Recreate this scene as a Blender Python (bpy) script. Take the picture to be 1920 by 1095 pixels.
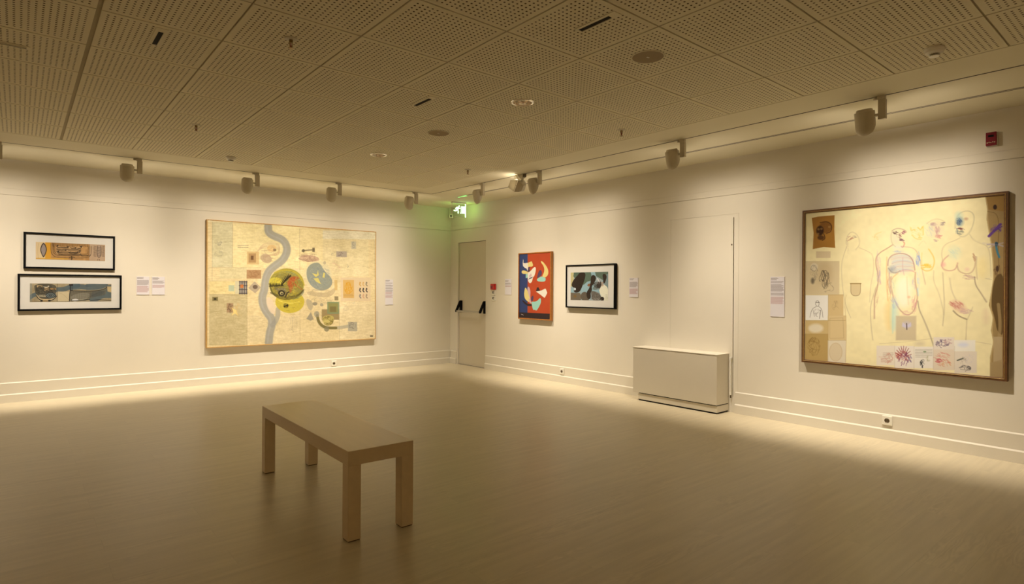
import bpy, bmesh, math, random
import numpy as np
from mathutils import Vector, Matrix

# ------------------------------------------------------------------ scene, camera, world
for o in list(bpy.data.objects): bpy.data.objects.remove(o, do_unlink=True)
S = bpy.context.scene
C = S.collection
H = 2.8025                       # ceiling height
cam_d = bpy.data.cameras.new('camera'); cam = bpy.data.objects.new('camera', cam_d); C.objects.link(cam)
YAW, PIT, ROL = 0.69781, -0.00167, 0.00568
_F = Vector((math.sin(YAW), math.cos(YAW), 0)); _R = Vector((math.cos(YAW), -math.sin(YAW), 0)); _U = Vector((0, 0, 1))
_f = _F*math.cos(PIT) + _U*math.sin(PIT); _u = -_F*math.sin(PIT) + _U*math.cos(PIT)
_r = _R*math.cos(ROL) + _u*math.sin(ROL); _uu = -_R*math.sin(ROL) + _u*math.cos(ROL)
m = Matrix((( _r.x, _uu.x, -_f.x, -6.0228), (_r.y, _uu.y, -_f.y, -8.9222), (_r.z, _uu.z, -_f.z, 1.3369), (0, 0, 0, 1)))
cam.matrix_world = m
cam_d.sensor_width = 36; cam_d.lens = 1104.9/1920*36; cam_d.shift_y = -2.97/1920; cam_d.clip_start = .05; cam_d.clip_end = 60
S.camera = cam
W = bpy.data.worlds.new('World'); S.world = W; W.use_nodes = True
W.node_tree.nodes['Background'].inputs[0].default_value = (1, .8, .55, 1); W.node_tree.nodes['Background'].inputs[1].default_value = 0.0
S.view_settings.view_transform = 'Standard'; S.view_settings.look = 'None'; S.view_settings.gamma = 1; S.view_settings.use_curve_mapping = False
S.view_settings.exposure = 0.0

LIGHT = (1.0, .85, .655)          # warm gallery lamps
SPOT_W = 26.5
FILL_W = 18.0  # power of the added, unseen fill lights

# ------------------------------------------------------------------ materials
def lin(c): return tuple(((v/255)/12.92 if v/255 <= .04045 else ((v/255+.055)/1.055)**2.4) for v in c)
MATS = {}
def mat(name, col, rough=.6, metal=0, noise=0, scale=20, bump=0, emit=None, estr=0, spec=.5, trans=0):
    if name in MATS: return MATS[name]
    M = bpy.data.materials.new(name); M.use_nodes = True; n = M.node_tree.nodes; l = M.node_tree.links
    b = n['Principled BSDF']; b.inputs['Base Color'].default_value = (*col, 1); b.inputs['Roughness'].default_value = rough
    b.inputs['Metallic'].default_value = metal; b.inputs['Specular IOR Level'].default_value = spec
    if trans: b.inputs['Transmission Weight'].default_value = trans
    if emit: b.inputs['Emission Color'].default_value = (*emit, 1); b.inputs['Emission Strength'].default_value = estr
    if noise or bump:
        tc = n.new('ShaderNodeTexCoord'); nz = n.new('ShaderNodeTexNoise'); nz.inputs['Scale'].default_value = scale; nz.inputs['Detail'].default_value = 4
        l.new(tc.outputs['Object'], nz.inputs['Vector'])
        if noise:
            mr = n.new('ShaderNodeMapRange'); mr.inputs[1].default_value = .3; mr.inputs[2].default_value = .7
            mr.inputs[3].default_value = 1-noise; mr.inputs[4].default_value = 1+noise
            mx = n.new('ShaderNodeVectorMath'); mx.operation = 'SCALE'; mx.inputs[0].default_value = col
            l.new(nz.outputs['Fac'], mr.inputs[0]); l.new(mr.outputs[0], mx.inputs['Scale']); l.new(mx.outputs[0], b.inputs['Base Color'])
        if bump:
            bp = n.new('ShaderNodeBump'); bp.inputs['Strength'].default_value = bump; bp.inputs['Distance'].default_value = .002
            l.new(nz.outputs['Fac'], bp.inputs['Height']); l.new(bp.outputs[0], b.inputs['Normal'])
    MATS[name] = M; return M

WALLC = (.80, .765, .68)
m_wall = mat('wall_paint', WALLC, .75, noise=.01, scale=3, bump=.05, spec=.2)
m_base = mat('skirting_paint', (.78, .745, .66), .55, noise=.01, scale=5)
m_door = mat('door_paint', (.66, .61, .50), .55, noise=.015, scale=4)
m_lamp = mat('lamp_white', (.60, .55, .43), .5, noise=.02, scale=30)
m_lampd = mat('lamp_inner_dark', (.06, .045, .03), .7, noise=.02)
m_black = mat('black_lacquer', (.004, .004, .005), .5, noise=.1, scale=40, spec=.12)
m_dark = mat('dark_void', (.01, .008, .006), .9, noise=.1)
m_card = mat('card_white', (.80, .74, .70), .8, noise=.01)
m_plast = mat('white_plastic', (.88, .87, .80), .4, noise=.01)
m_hole = mat('dark_plastic', (.10, .07, .035), .5, noise=.05)
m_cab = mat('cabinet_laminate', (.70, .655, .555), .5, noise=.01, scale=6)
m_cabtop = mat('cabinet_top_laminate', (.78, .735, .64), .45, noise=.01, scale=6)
m_metal = mat('brushed_metal', (.52, .49, .43), .4, metal=.3, noise=.04, scale=60)
m_track = mat('track_dark', (.05, .038, .02), .6, noise=.05)
m_trackw = mat('track_light', (.5, .45, .36), .5, noise=.02)
m_oak = mat('oak_frame', (.55, .34, .11), .5, noise=.12, scale=35)
m_orange = mat('orange_wood_frame', (.42, .16, .025), .45, noise=.12, scale=35)
m_walnut = mat('walnut_frame', (.14, .065, .025), .4, noise=.2, scale=40)
m_gilt = mat('worn_gilt_edge', (.38, .24, .08), .4, noise=.2, scale=60)
m_red = mat('red_plastic', (.55, .006, .006), .35, noise=.04)
m_darkred = mat('dark_red_lens', (.22, .004, .02), .25, noise=.05)
m_chrome = mat('chrome', (.9, .86, .8), .12, metal=1, noise=.01)
m_grille = mat('speaker_grille', (.30, .22, .11), .7, noise=.08, scale=300)
m_brass = mat('sprinkler_brass', (.30, .2, .08), .35, metal=.6, noise=.05)
m_green = mat('green_glow', (.1, .8, .2), .5, emit=(.30, 1.0, .22), estr=1.6)
m_sign = mat('exit_pictogram_glow', (.8, 1, .8), .5, emit=(.62, 1.0, .60), estr=2.6)
m_signedge = mat('exit_panel_edge_glow', (.8, 1, .8), .5, emit=(.80, 1.0, .62), estr=2.2)
m_acryl = mat('clear_acrylic', (.9, 1, .9), .05, trans=.95, spec=.5)
m_acryl.node_tree.nodes['Principled BSDF'].inputs['IOR'].default_value = 1.1
m_lens = mat('lamp_lens_glow', (.9, .8, .6), .4, emit=(1, .85, .6), estr=6)

# floor: pale ash laminate, planks along x
def floor_mat():
    M = bpy.data.materials.new('ash_laminate'); M.use_nodes = True; n = M.node_tree.nodes; l = M.node_tree.links; b = n['Principled BSDF']
    tc = n.new('ShaderNodeTexCoord'); 
    br = n.new('ShaderNodeTexBrick'); br.inputs['Scale'].default_value = 1; br.inputs['Brick Width'].default_value = 1.3; br.inputs['Row Height'].default_value = .19
    br.inputs['Mortar Size'].default_value = .0012; br.inputs['Mortar Smooth'].default_value = .2; br.offset = .37; br.inputs['Bias'].default_value = 0
    br.inputs['Color1'].default_value = (0, 0, 0, 1); br.inputs['Color2'].default_value = (1, 1, 1, 1); br.inputs['Mortar'].default_value = (.5, .5, .5, 1)
    l.new(tc.outputs['Object'], br.inputs['Vector'])
    # per-plank offset for the grain
    off = n.new('ShaderNodeVectorMath'); off.operation = 'SCALE'; off.inputs['Scale'].default_value = 7.3; l.new(br.outputs['Color'], off.inputs[0])
    add = n.new('ShaderNodeVectorMath'); add.operation = 'ADD'; l.new(tc.outputs['Object'], add.inputs[0]); l.new(off.outputs[0], add.inputs[1])
    mp = n.new('ShaderNodeMapping'); mp.inputs['Scale'].default_value = (.9, 6.5, 1); l.new(add.outputs[0], mp.inputs['Vector'])
    n1 = n.new('ShaderNodeTexNoise'); n1.inputs['Scale'].default_value = 1.4; n1.inputs['Detail'].default_value = 3; l.new(mp.outputs[0], n1.inputs['Vector'])
    # cathedral rings = contour bands of a stretched noise
    ml = n.new('ShaderNodeMath'); ml.operation = 'MULTIPLY'; ml.inputs[1].default_value = 95; l.new(n1.outputs['Fac'], ml.inputs[0])
    sn = n.new('ShaderNodeMath'); sn.operation = 'SINE'; l.new(ml.outputs[0], sn.inputs[0])
    n2 = n.new('ShaderNodeTexNoise'); n2.inputs['Scale'].default_value = .8; n2.inputs['Detail'].default_value = 1; mp2 = n.new('ShaderNodeMapping'); mp2.inputs['Scale'].default_value = (1, 2.6, 1)
    l.new(add.outputs[0], mp2.inputs['Vector']); l.new(mp2.outputs[0], n2.inputs['Vector'])
    gate = n.new('ShaderNodeMapRange'); gate.inputs[1].default_value = .53; gate.inputs[2].default_value = .66; l.new(n2.outputs['Fac'], gate.inputs[0])
    g1 = n.new('ShaderNodeMath'); g1.operation = 'MULTIPLY'; l.new(sn.outputs[0], g1.inputs[0]); l.new(gate.outputs[0], g1.inputs[1])
    n3 = n.new('ShaderNodeTexNoise'); n3.inputs['Scale'].default_value = 3; n3.inputs['Detail'].default_value = 6; mp3 = n.new('ShaderNodeMapping'); mp3.inputs['Scale'].default_value = (.6, 9, 1)
    l.new(add.outputs[0], mp3.inputs['Vector']); l.new(mp3.outputs[0], n3.inputs['Vector'])
    v = n.new('ShaderNodeMath'); v.operation = 'MULTIPLY_ADD'; v.inputs[1].default_value = .05; v.inputs[2].default_value = .93; l.new(g1.outputs[0], v.inputs[0])
    v2 = n.new('ShaderNodeMath'); v2.operation = 'MULTIPLY_ADD'; v2.inputs[1].default_value = .30; l.new(n3.outputs['Fac'], v2.inputs[0])
    sub = n.new('ShaderNodeMath'); sub.operation = 'SUBTRACT'; sub.inputs[1].default_value = .15; l.new(v.outputs[0], sub.inputs[0]); l.new(sub.outputs[0], v2.inputs[2])
    v3 = n.new('ShaderNodeMath'); v3.operation = 'MULTIPLY_ADD'; v3.inputs[1].default_value = -.10; l.new(br.outputs['Fac'], v3.inputs[0]); l.new(v2.outputs[0], v3.inputs[2])
    sc = n.new('ShaderNodeVectorMath'); sc.operation = 'SCALE'; sc.inputs[0].default_value = (.69, .615, .455); l.new(v3.outputs[0], sc.inputs['Scale'])
    l.new(sc.outputs[0], b.inputs['Base Color'])
    b.inputs['Roughness'].default_value = .34; b.inputs['Specular IOR Level'].default_value = .45
    bp = n.new('ShaderNodeBump'); bp.inputs['Strength'].default_value = .12; bp.inputs['Distance'].default_value = .001; l.new(v3.outputs[0], bp.inputs['Height']); l.new(bp.outputs[0], b.inputs['Normal'])
    return M
# perforated ceiling tile: 18 x 18 round holes, 30 mm apart, black fleece behind them
GX, GY = -3.899, -6.330
def tile_mat():
    M = bpy.data.materials.new('perforated_tile'); M.use_nodes = True; n = M.node_tree.nodes; l = M.node_tree.links; b = n['Principled BSDF']
    tc = n.new('ShaderNodeTexCoord'); sp = n.new('ShaderNodeSeparateXYZ'); l.new(tc.outputs['Object'], sp.inputs[0])
    def M_(op, a, bb=None, c=None):
        k = n.new('ShaderNodeMath'); k.operation = op
        for i, x in enumerate((a, bb, c)):
            if x is None: continue
            if isinstance(x, (int, float)): k.inputs[i].default_value = x
            else: l.new(x, k.inputs[i])
        return k.outputs[0]
    ds = []; ins = []
    for ax, g in ((0, GX), (1, GY)):
        t = M_('FLOORED_MODULO', M_('SUBTRACT', sp.outputs[ax], g-60), .6)       # 0..0.6 in tile
        ins.append(M_('LESS_THAN', M_('ABSOLUTE', M_('SUBTRACT', t, .3)), .27))
        q = M_('FLOORED_MODULO', t, .03); ds.append(M_('SUBTRACT', q, .015))
    t2 = M_('SQRT', M_('ADD', M_('MULTIPLY', ds[0], ds[0]), M_('MULTIPLY', ds[1], ds[1])))
    hole = n.new('ShaderNodeMapRange'); hole.inputs[1].default_value = .0052; hole.inputs[2].default_value = .0066; hole.inputs[3].default_value = 1; hole.inputs[4].default_value = 0; l.new(t2, hole.inputs[0])
    hm = M_('MULTIPLY', hole.outputs[0], M_('MULTIPLY', ins[0], ins[1]))
    mx = n.new('ShaderNodeMix'); mx.data_type = 'RGBA'; mx.inputs['A'].default_value = (.79, .735, .555, 1); mx.inputs['B'].default_value = (.10, .07, .035, 1)
    l.new(hm, mx.inputs['Factor']); l.new(mx.outputs['Result'], b.inputs['Base Color']); b.inputs['Roughness'].default_value = .8; b.inputs['Specular IOR Level'].default_value = .2
    bp = n.new('ShaderNodeBump'); bp.invert = True; bp.inputs['Strength'].default_value = .5; bp.inputs['Distance'].default_value = .004; l.new(hm, bp.inputs['Height']); l.new(bp.outputs[0], b.inputs['Normal'])
    return M
m_floor = floor_mat(); m_tile = tile_mat()
m_strip = mat('ceiling_border_paint', (.79, .74, .575), .8, noise=.01, scale=3, spec=.2)
m_grid = mat('ceiling_grid_shadow', (.44, .38, .25), .8, noise=.02)
m_bench = None
def bench_mat():
    M = bpy.data.materials.new('satin_beech'); M.use_nodes = True; n = M.node_tree.nodes; l = M.node_tree.links; b = n['Principled BSDF']
    tc = n.new('ShaderNodeTexCoord'); mp = n.new('ShaderNodeMapping'); mp.inputs['Scale'].default_value = (14, 1.5, 14); l.new(tc.outputs['Object'], mp.inputs['Vector'])
    nz = n.new('ShaderNodeTexNoise'); nz.inputs['Scale'].default_value = 2; nz.inputs['Detail'].default_value = 5; l.new(mp.outputs[0], nz.inputs['Vector'])
    mr = n.new('ShaderNodeMapRange'); mr.inputs[3].default_value = .93; mr.inputs[4].default_value = 1.07; l.new(nz.outputs['Fac'], mr.inputs[0])
    sc = n.new('ShaderNodeVectorMath'); sc.operation = 'SCALE'; sc.inputs[0].default_value = (.78, .65, .45); l.new(mr.outputs[0], sc.inputs['Scale']); l.new(sc.outputs[0], b.inputs['Base Color'])
    b.inputs['Roughness'].default_value = .28; b.inputs['Specular IOR Level'].default_value = .5; return M
m_bench = bench_mat()

# ------------------------------------------------------------------ mesh helpers
def box(bm, x0, x1, y0, y1, z0, z1, bev=0):
    r = bmesh.ops.create_cube(bm, size=1); vs = r['verts']
    for v in vs: v.co = Vector(((x0+x1)/2+v.co.x*(x1-x0), (y0+y1)/2+v.co.y*(y1-y0), (z0+z1)/2+v.co.z*(z1-z0)))
    if bev: bmesh.ops.bevel(bm, geom=list({e for v in vs for e in v.link_edges}), offset=bev, segments=2, affect='EDGES', profile=.5)
def BOX(*a, **k): bm = bmesh.new(); box(bm, *a, **k); return bm
def cyl(bm, p0, p1, r0, r1=None, seg=24):
    p0 = Vector(p0); p1 = Vector(p1); d = p1-p0; r1 = r0 if r1 is None else r1
    r = bmesh.ops.create_cone(bm, cap_ends=True, segments=seg, radius1=r0, radius2=r1, depth=d.length)
    q = Vector((0, 0, 1)).rotation_difference(d.normalized()).to_matrix().to_4x4()
    bmesh.ops.transform(bm, matrix=Matrix.Translation((p0+p1)/2) @ q, verts=r['verts'])
def lathe(bm, prof, cx=0, cy=0, seg=32, caps=True):
    rings = []
    for r, z in prof: rings.append([bm.verts.new((cx+r*math.cos(2*math.pi*i/seg), cy+r*math.sin(2*math.pi*i/seg), z)) for i in range(seg)])
    for a, b in zip(rings, rings[1:]):
        for i in range(seg): bm.faces.new((a[i], a[(i+1) % seg], b[(i+1) % seg], b[i]))
    if caps: bm.faces.new(rings[0][::-1]); bm.faces.new(rings[-1])
def prism(bm, pts, y0, y1):      # polygon in the XZ plane, thick in y
    a = [bm.verts.new((x, y0, z)) for x, z in pts]; b = [bm.verts.new((x, y1, z)) for x, z in pts]
    bm.faces.new(a); bm.faces.new(b[::-1])
    for i in range(len(pts)): j = (i+1) % len(pts); bm.faces.new((a[j], a[i], b[i], b[j]))
def obj(name, bm, material, parent=None, smooth=False, loc=None, rotz=0):
    bmesh.ops.recalc_face_normals(bm, faces=bm.faces)
    me = bpy.data.meshes.new(name); bm.to_mesh(me); bm.free(); me.materials.append(material)
    o = bpy.data.objects.new(name, me); C.objects.link(o)
    if parent: o.parent = parent
    if loc is not None: o.location = loc; o.rotation_euler[2] = rotz
    if smooth:
        for p in me.polygons: p.use_smooth = True
        if hasattr(me, 'set_sharp_from_angle'): me.set_sharp_from_angle(angle=math.radians(35))
    return o
def tag(o, label, cat, group=None):
    o['label'] = label; o['category'] = cat
    if group: o['group'] = group
    return o
def empty(name, loc, rotz, label, cat, group=None):
    o = bpy.data.objects.new(name, None); C.objects.link(o); o.location = loc; o.rotation_euler[2] = rotz; o.empty_display_size = .05
    return tag(o, label, cat, group)
def struct(name, bm, material, smooth=False):
    o = obj(name, bm, material, smooth=smooth); o['kind'] = 'structure'; return o
def copy_tree(root, loc, rotz=None):
    r = root.copy(); C.objects.link(r); r.location = loc
    if rotz is not None: r.rotation_euler[2] = rotz
    for ch in list(root.children):
        c = ch.copy(); C.objects.link(c); c.parent = r
        for g in ch.children: d = g.copy(); C.objects.link(d); d.parent = c
    return r
# wall frames: local +X runs to the right along the wall, local -Y into the room
RZ = {'L': 0.0, 'R': -math.pi/2}
def wloc(side, u, n, z): return (u, -n, z) if side == 'L' else (-n, -u, z)

# ------------------------------------------------------------------ lamps' own light
def washer_light(name, parent, loc, power, radius=.035, s0=.25, s1=.86):
    """Point lamp with the light distribution of an asymmetric wall washer (local +Y = towards the wall)."""
    ld = bpy.data.lights.new(name, 'POINT'); ld.energy = power; ld.color = LIGHT; ld.shadow_soft_size = radius; ld.use_nodes = True
    n = ld.node_tree.nodes; l = ld.node_tree.links; em = n['Emission']
    tc = n.new('ShaderNodeTexCoord'); sp = n.new('ShaderNodeSeparateXYZ'); l.new(tc.outputs['Normal'], sp.inputs[0])
    def mr(src, a, b, c=0, d=1, smooth=True):
        k = n.new('ShaderNodeMapRange'); k.interpolation_type = 'SMOOTHSTEP' if smooth else 'LINEAR'
        k.inputs[1].default_value = a; k.inputs[2].default_value = b; k.inputs[3].default_value = c; k.inputs[4].default_value = d; l.new(src, k.inputs[0]); return k.outputs[0]
    def mm(op, a, b):
        k = n.new('ShaderNodeMath'); k.operation = op
        for i, x in enumerate((a, b)):
            if isinstance(x, (int, float)): k.inputs[i].default_value = x
            else: l.new(x, k.inputs[i])
        return k.outputs[0]
    down = mm('MULTIPLY', sp.outputs[2], -1.0)
    wall = sp.outputs[1]
    cut_up = mr(down, -.11, .31)
    cut_back = mr(wall, -.04, .34)
    side = mr(mm('ABSOLUTE', sp.outputs[0], 0), s0, s1, 1, 0.0)
    body = mm('ADD', mm('MULTIPLY', mm('POWER', mm('MAXIMUM', down, 0), 4), 9.5), .95)
    f = mm('MULTIPLY', mm('MULTIPLY', cut_up, cut_back), mm('MULTIPLY', side, body))
    up = mm('MAXIMUM', sp.outputs[2], 0)
    leak = mm('MULTIPLY', mm('MULTIPLY', mr(sp.outputs[2], .10, .30), mr(wall, -.3, .4)), mm('POWER', mm('SUBTRACT', 1.0, up), 4))   # light escaping upwards from the open top
    l.new(mm('ADD', f, mm('MULTIPLY', leak, .80)), em.inputs['Strength'])
    o = bpy.data.objects.new(name, ld); C.objects.link(o); o.parent = parent; o.location = loc
    return o

# ------------------------------------------------------------------ room shell
XW, YW = -10.0, -12.5            # far (unseen) walls behind the camera
bm = bmesh.new(); box(bm, XW-.2, .2, YW-.2, .2, -.1, 0); struct('floor', bm, m_floor)
T = .14
def wall_slab(bm, side, u0, u1, z0, z1):
    # slab with the two fine shadow grooves near the top
    cuts = [z for z in (2.388, 2.396, 2.462, 2.467) if z0 < z < z1]
    zs = [z0]+cuts+[z1]
    for a, b in zip(zs, zs[1:]):
        mid = (a+b)/2; n = -.010 if 2.388 < mid < 2.396 else (-.003 if 2.462 < mid < 2.467 else 0)
        if side == 'L': box(bm, u0, u1, -n, T, a, b)
        else: box(bm, -n, T, -u1, -u0, a, b)
bm = bmesh.new(); wall_slab(bm, 'L', XW, T, 0, H+.1); struct('wall_left', bm, m_wall)
D0, D1, DZ = .235, 1.052, 2.162   # door opening on the right wall
G0, G1 = 5.5215, 5.5285             # shadow gap beside the closed shutter
bm = bmesh.new()
wall_slab(bm, 'R', 0, D0, 0, H+.1); wall_slab(bm, 'R', D0, D1, DZ, H+.1); wall_slab(bm, 'R', D1, G0, 0, H+.1)
wall_slab(bm, 'R', G0, G1, 0, .17); wall_slab(bm, 'R', G0, G1, 2.142, H+.1); wall_slab(bm, 'R', G1, -YW, 0, H+.1)
struct('wall_right', bm, m_wall)
bm = bmesh.new(); box(bm, XW-T, T, YW-T, YW, 0, H+.1); struct('wall_back', bm, mat('back_wall_bounce_tan', (.60, .44, .26), .8, noise=.02, scale=2))  # tan invented for the unseen walls so the bounced light turns warm
bm = bmesh.new(); box(bm, XW-T, XW, YW, T, 0, H+.1); struct('wall_side', bm, MATS['back_wall_bounce_tan'])
bm = bmesh.new(); box(bm, .045, T, -D1-.01, -D0+.01, 0, DZ+.01); struct('trim_1', bm, m_dark)   # dark reveal behind the door leaf

# skirting: two stepped boards with chamfered tops
def skirting(name, side, u0, u1):
    bm = bmesh.new()
    prof = [(0, 0), (.030, 0), (.030, .090), (.017, .101), (.014, .101), (.014, .222), (.003, .232), (0, .232)]
    a = [bm.verts.new(wloc(side, u0, n, z)) for n, z in prof]; b = [bm.verts.new(wloc(side, u1, n, z)) for n, z in prof]
    bm.faces.new(a); bm.faces.new(b[::-1])
    for i in range(len(prof)): j = (i+1) % len(prof); bm.faces.new((a[j], a[i], b[i], b[j]))
    struct(name, bm, m_base)
skirting('baseboard_left', 'L', XW, -.001)
skirting('baseboard_right', 'R', .031, D0-.02)
skirting('baseboard_right.001', 'R', D1+.012, 4.40)
skirting('baseboard_right.002', 'R', 5.56, -YW)

# ceiling: plasterboard border + tegular perforated tiles on a recessed grid
FX1, FY1 = GX+.6*4, GY+.6*8
bm = bmesh.new()
box(bm, FX1+.004, T, YW, T, H, H+.1); box(bm, XW, FX1+.004, FY1+.004, T, H, H+.1)
struct('ceiling', bm, m_strip)
bm = bmesh.new()
for i in range(-10, 5): x = GX+.6*i; box(bm, x-.022, x+.022, YW, FY1+.02, H+.007, H+.014)
for j in range(-11, 9): y = GY+.6*j; box(bm, XW, FX1+.02, y-.022, y+.022, H+.0071, H+.0139)
box(bm, XW, .1, YW, .1, H+.10, H+.14)
struct('ceiling.001', bm, m_grid)
HOLES = {(1, 1): .077, (1, 5): .077}
bm = bmesh.new(); g = .0055
for i in range(-11, 4):
    for j in range(-11, 8):
        x0 = GX+.6*i; y0 = GY+.6*j
        if x0 < XW-.01: continue
        gl = .012 if i == -3 else g; gr = .012 if i == -4 else g
        pts = [(x0+gl, y0+g), (x0+.6-gr, y0+g), (x0+.6-gr, y0+.6-g), (x0+gl, y0+.6-g)]
        lo = [bm.verts.new((a, b, H)) for a, b in pts]; hi = [bm.verts.new((a, b, H+.0075)) for a, b in pts]
        for k in range(4): bm.faces.new((lo[k], lo[(k+1) % 4], hi[(k+1) % 4], hi[k]))
        if (i, j) in HOLES:
            r = HOLES[(i, j)]; N = 48; cx, cy = x0+.3, y0+.3
            ring = [bm.verts.new((cx+r*math.cos(math.pi/4*0+2*math.pi*k/N-3*math.pi/4), cy+r*math.sin(2*math.pi*k/N-3*math.pi/4), H)) for k in range(N)]
            up = [bm.verts.new((v.co.x, v.co.y, H+.012)) for v in ring]
            for k in range(N): bm.faces.new((ring[k], ring[(k+1) % N], up[(k+1) % N], up[k]))
            for q in range(4):
                s = ring[q*12:(q+1)*12]+[ring[((q+1)*12) % N]]
                bm.faces.new([lo[q]]+[lo[(q+1) % 4]]+s[::-1])
        else: bm.faces.new(lo)
struct('ceiling.002', bm, m_tile)

# ------------------------------------------------------------------ door with panic bar
bm = bmesh.new(); box(bm, .030, .075, -D1+.004, -D0-.006, .008, DZ-.006); door = struct('door_1', bm, m_door)
bm = bmesh.new(); box(bm, .0, .03, -D1, -D0, 0, .004); struct('trim_2', bm, m_trackw)
# parts of the push bar are children of the door leaf (world coordinates)
for yy, nm in ((-.315, 'push_bar_bracket'), (-1.012, 'push_bar_bracket')):
    bm = bmesh.new(); box(bm, -.006, .030, yy-.024, yy+.024, .925, 1.137, bev=.005)
    p = [(-.002, 1.085), (-.004, 1.125), (-.020, 1.130), (-.102, .962), (-.100, .932), (-.072, .934)]
    a = [bm.verts.new((x, yy-.013, z)) for x, z in p]; b = [bm.verts.new((x, yy+.013, z)) for x, z in p]
    bm.faces.new(a); bm.faces.new(b[::-1])
    for i in range(len(p)): k = (i+1) % len(p); bm.faces.new((a[k], a[i], b[i], b[k]))
    o = obj(nm, bm, m_black, door); o['label'] = 'black push bar bracket'
bm = bmesh.new(); cyl(bm, (-.083, -1.0, .950), (-.083, -.33, .950), .0165, seg=20); obj('push_bar', bm, m_metal, door, smooth=True)['label'] = 'grey metal push bar'

# closed shutter panel and its frame beside the cabinet
bm = bmesh.new(); box(bm, -.004, 0, -G0, -4.722, .235, 2.150); struct('trim_3', bm, m_wall)
bm = bmesh.new()
for y0, y1, z0, z1 in ((-5.585, -5.579, .24, 2.186), (-5.579, -4.70, 2.183, 2.186), (-4.712, -4.709, .66, 2.183)): box(bm, -.003, 0, y0, y1, z0, z1)
struct('trim_4', bm, m_wall)
bm = bmesh.new(); box(bm, -.010, -.004, -5.512, -5.500, 1.835, 1.852, bev=.002)
tag(obj('shutter_catch', bm, m_hole), 'tiny dark catch near the top of the shutter gap on the right wall', 'catch')

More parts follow.
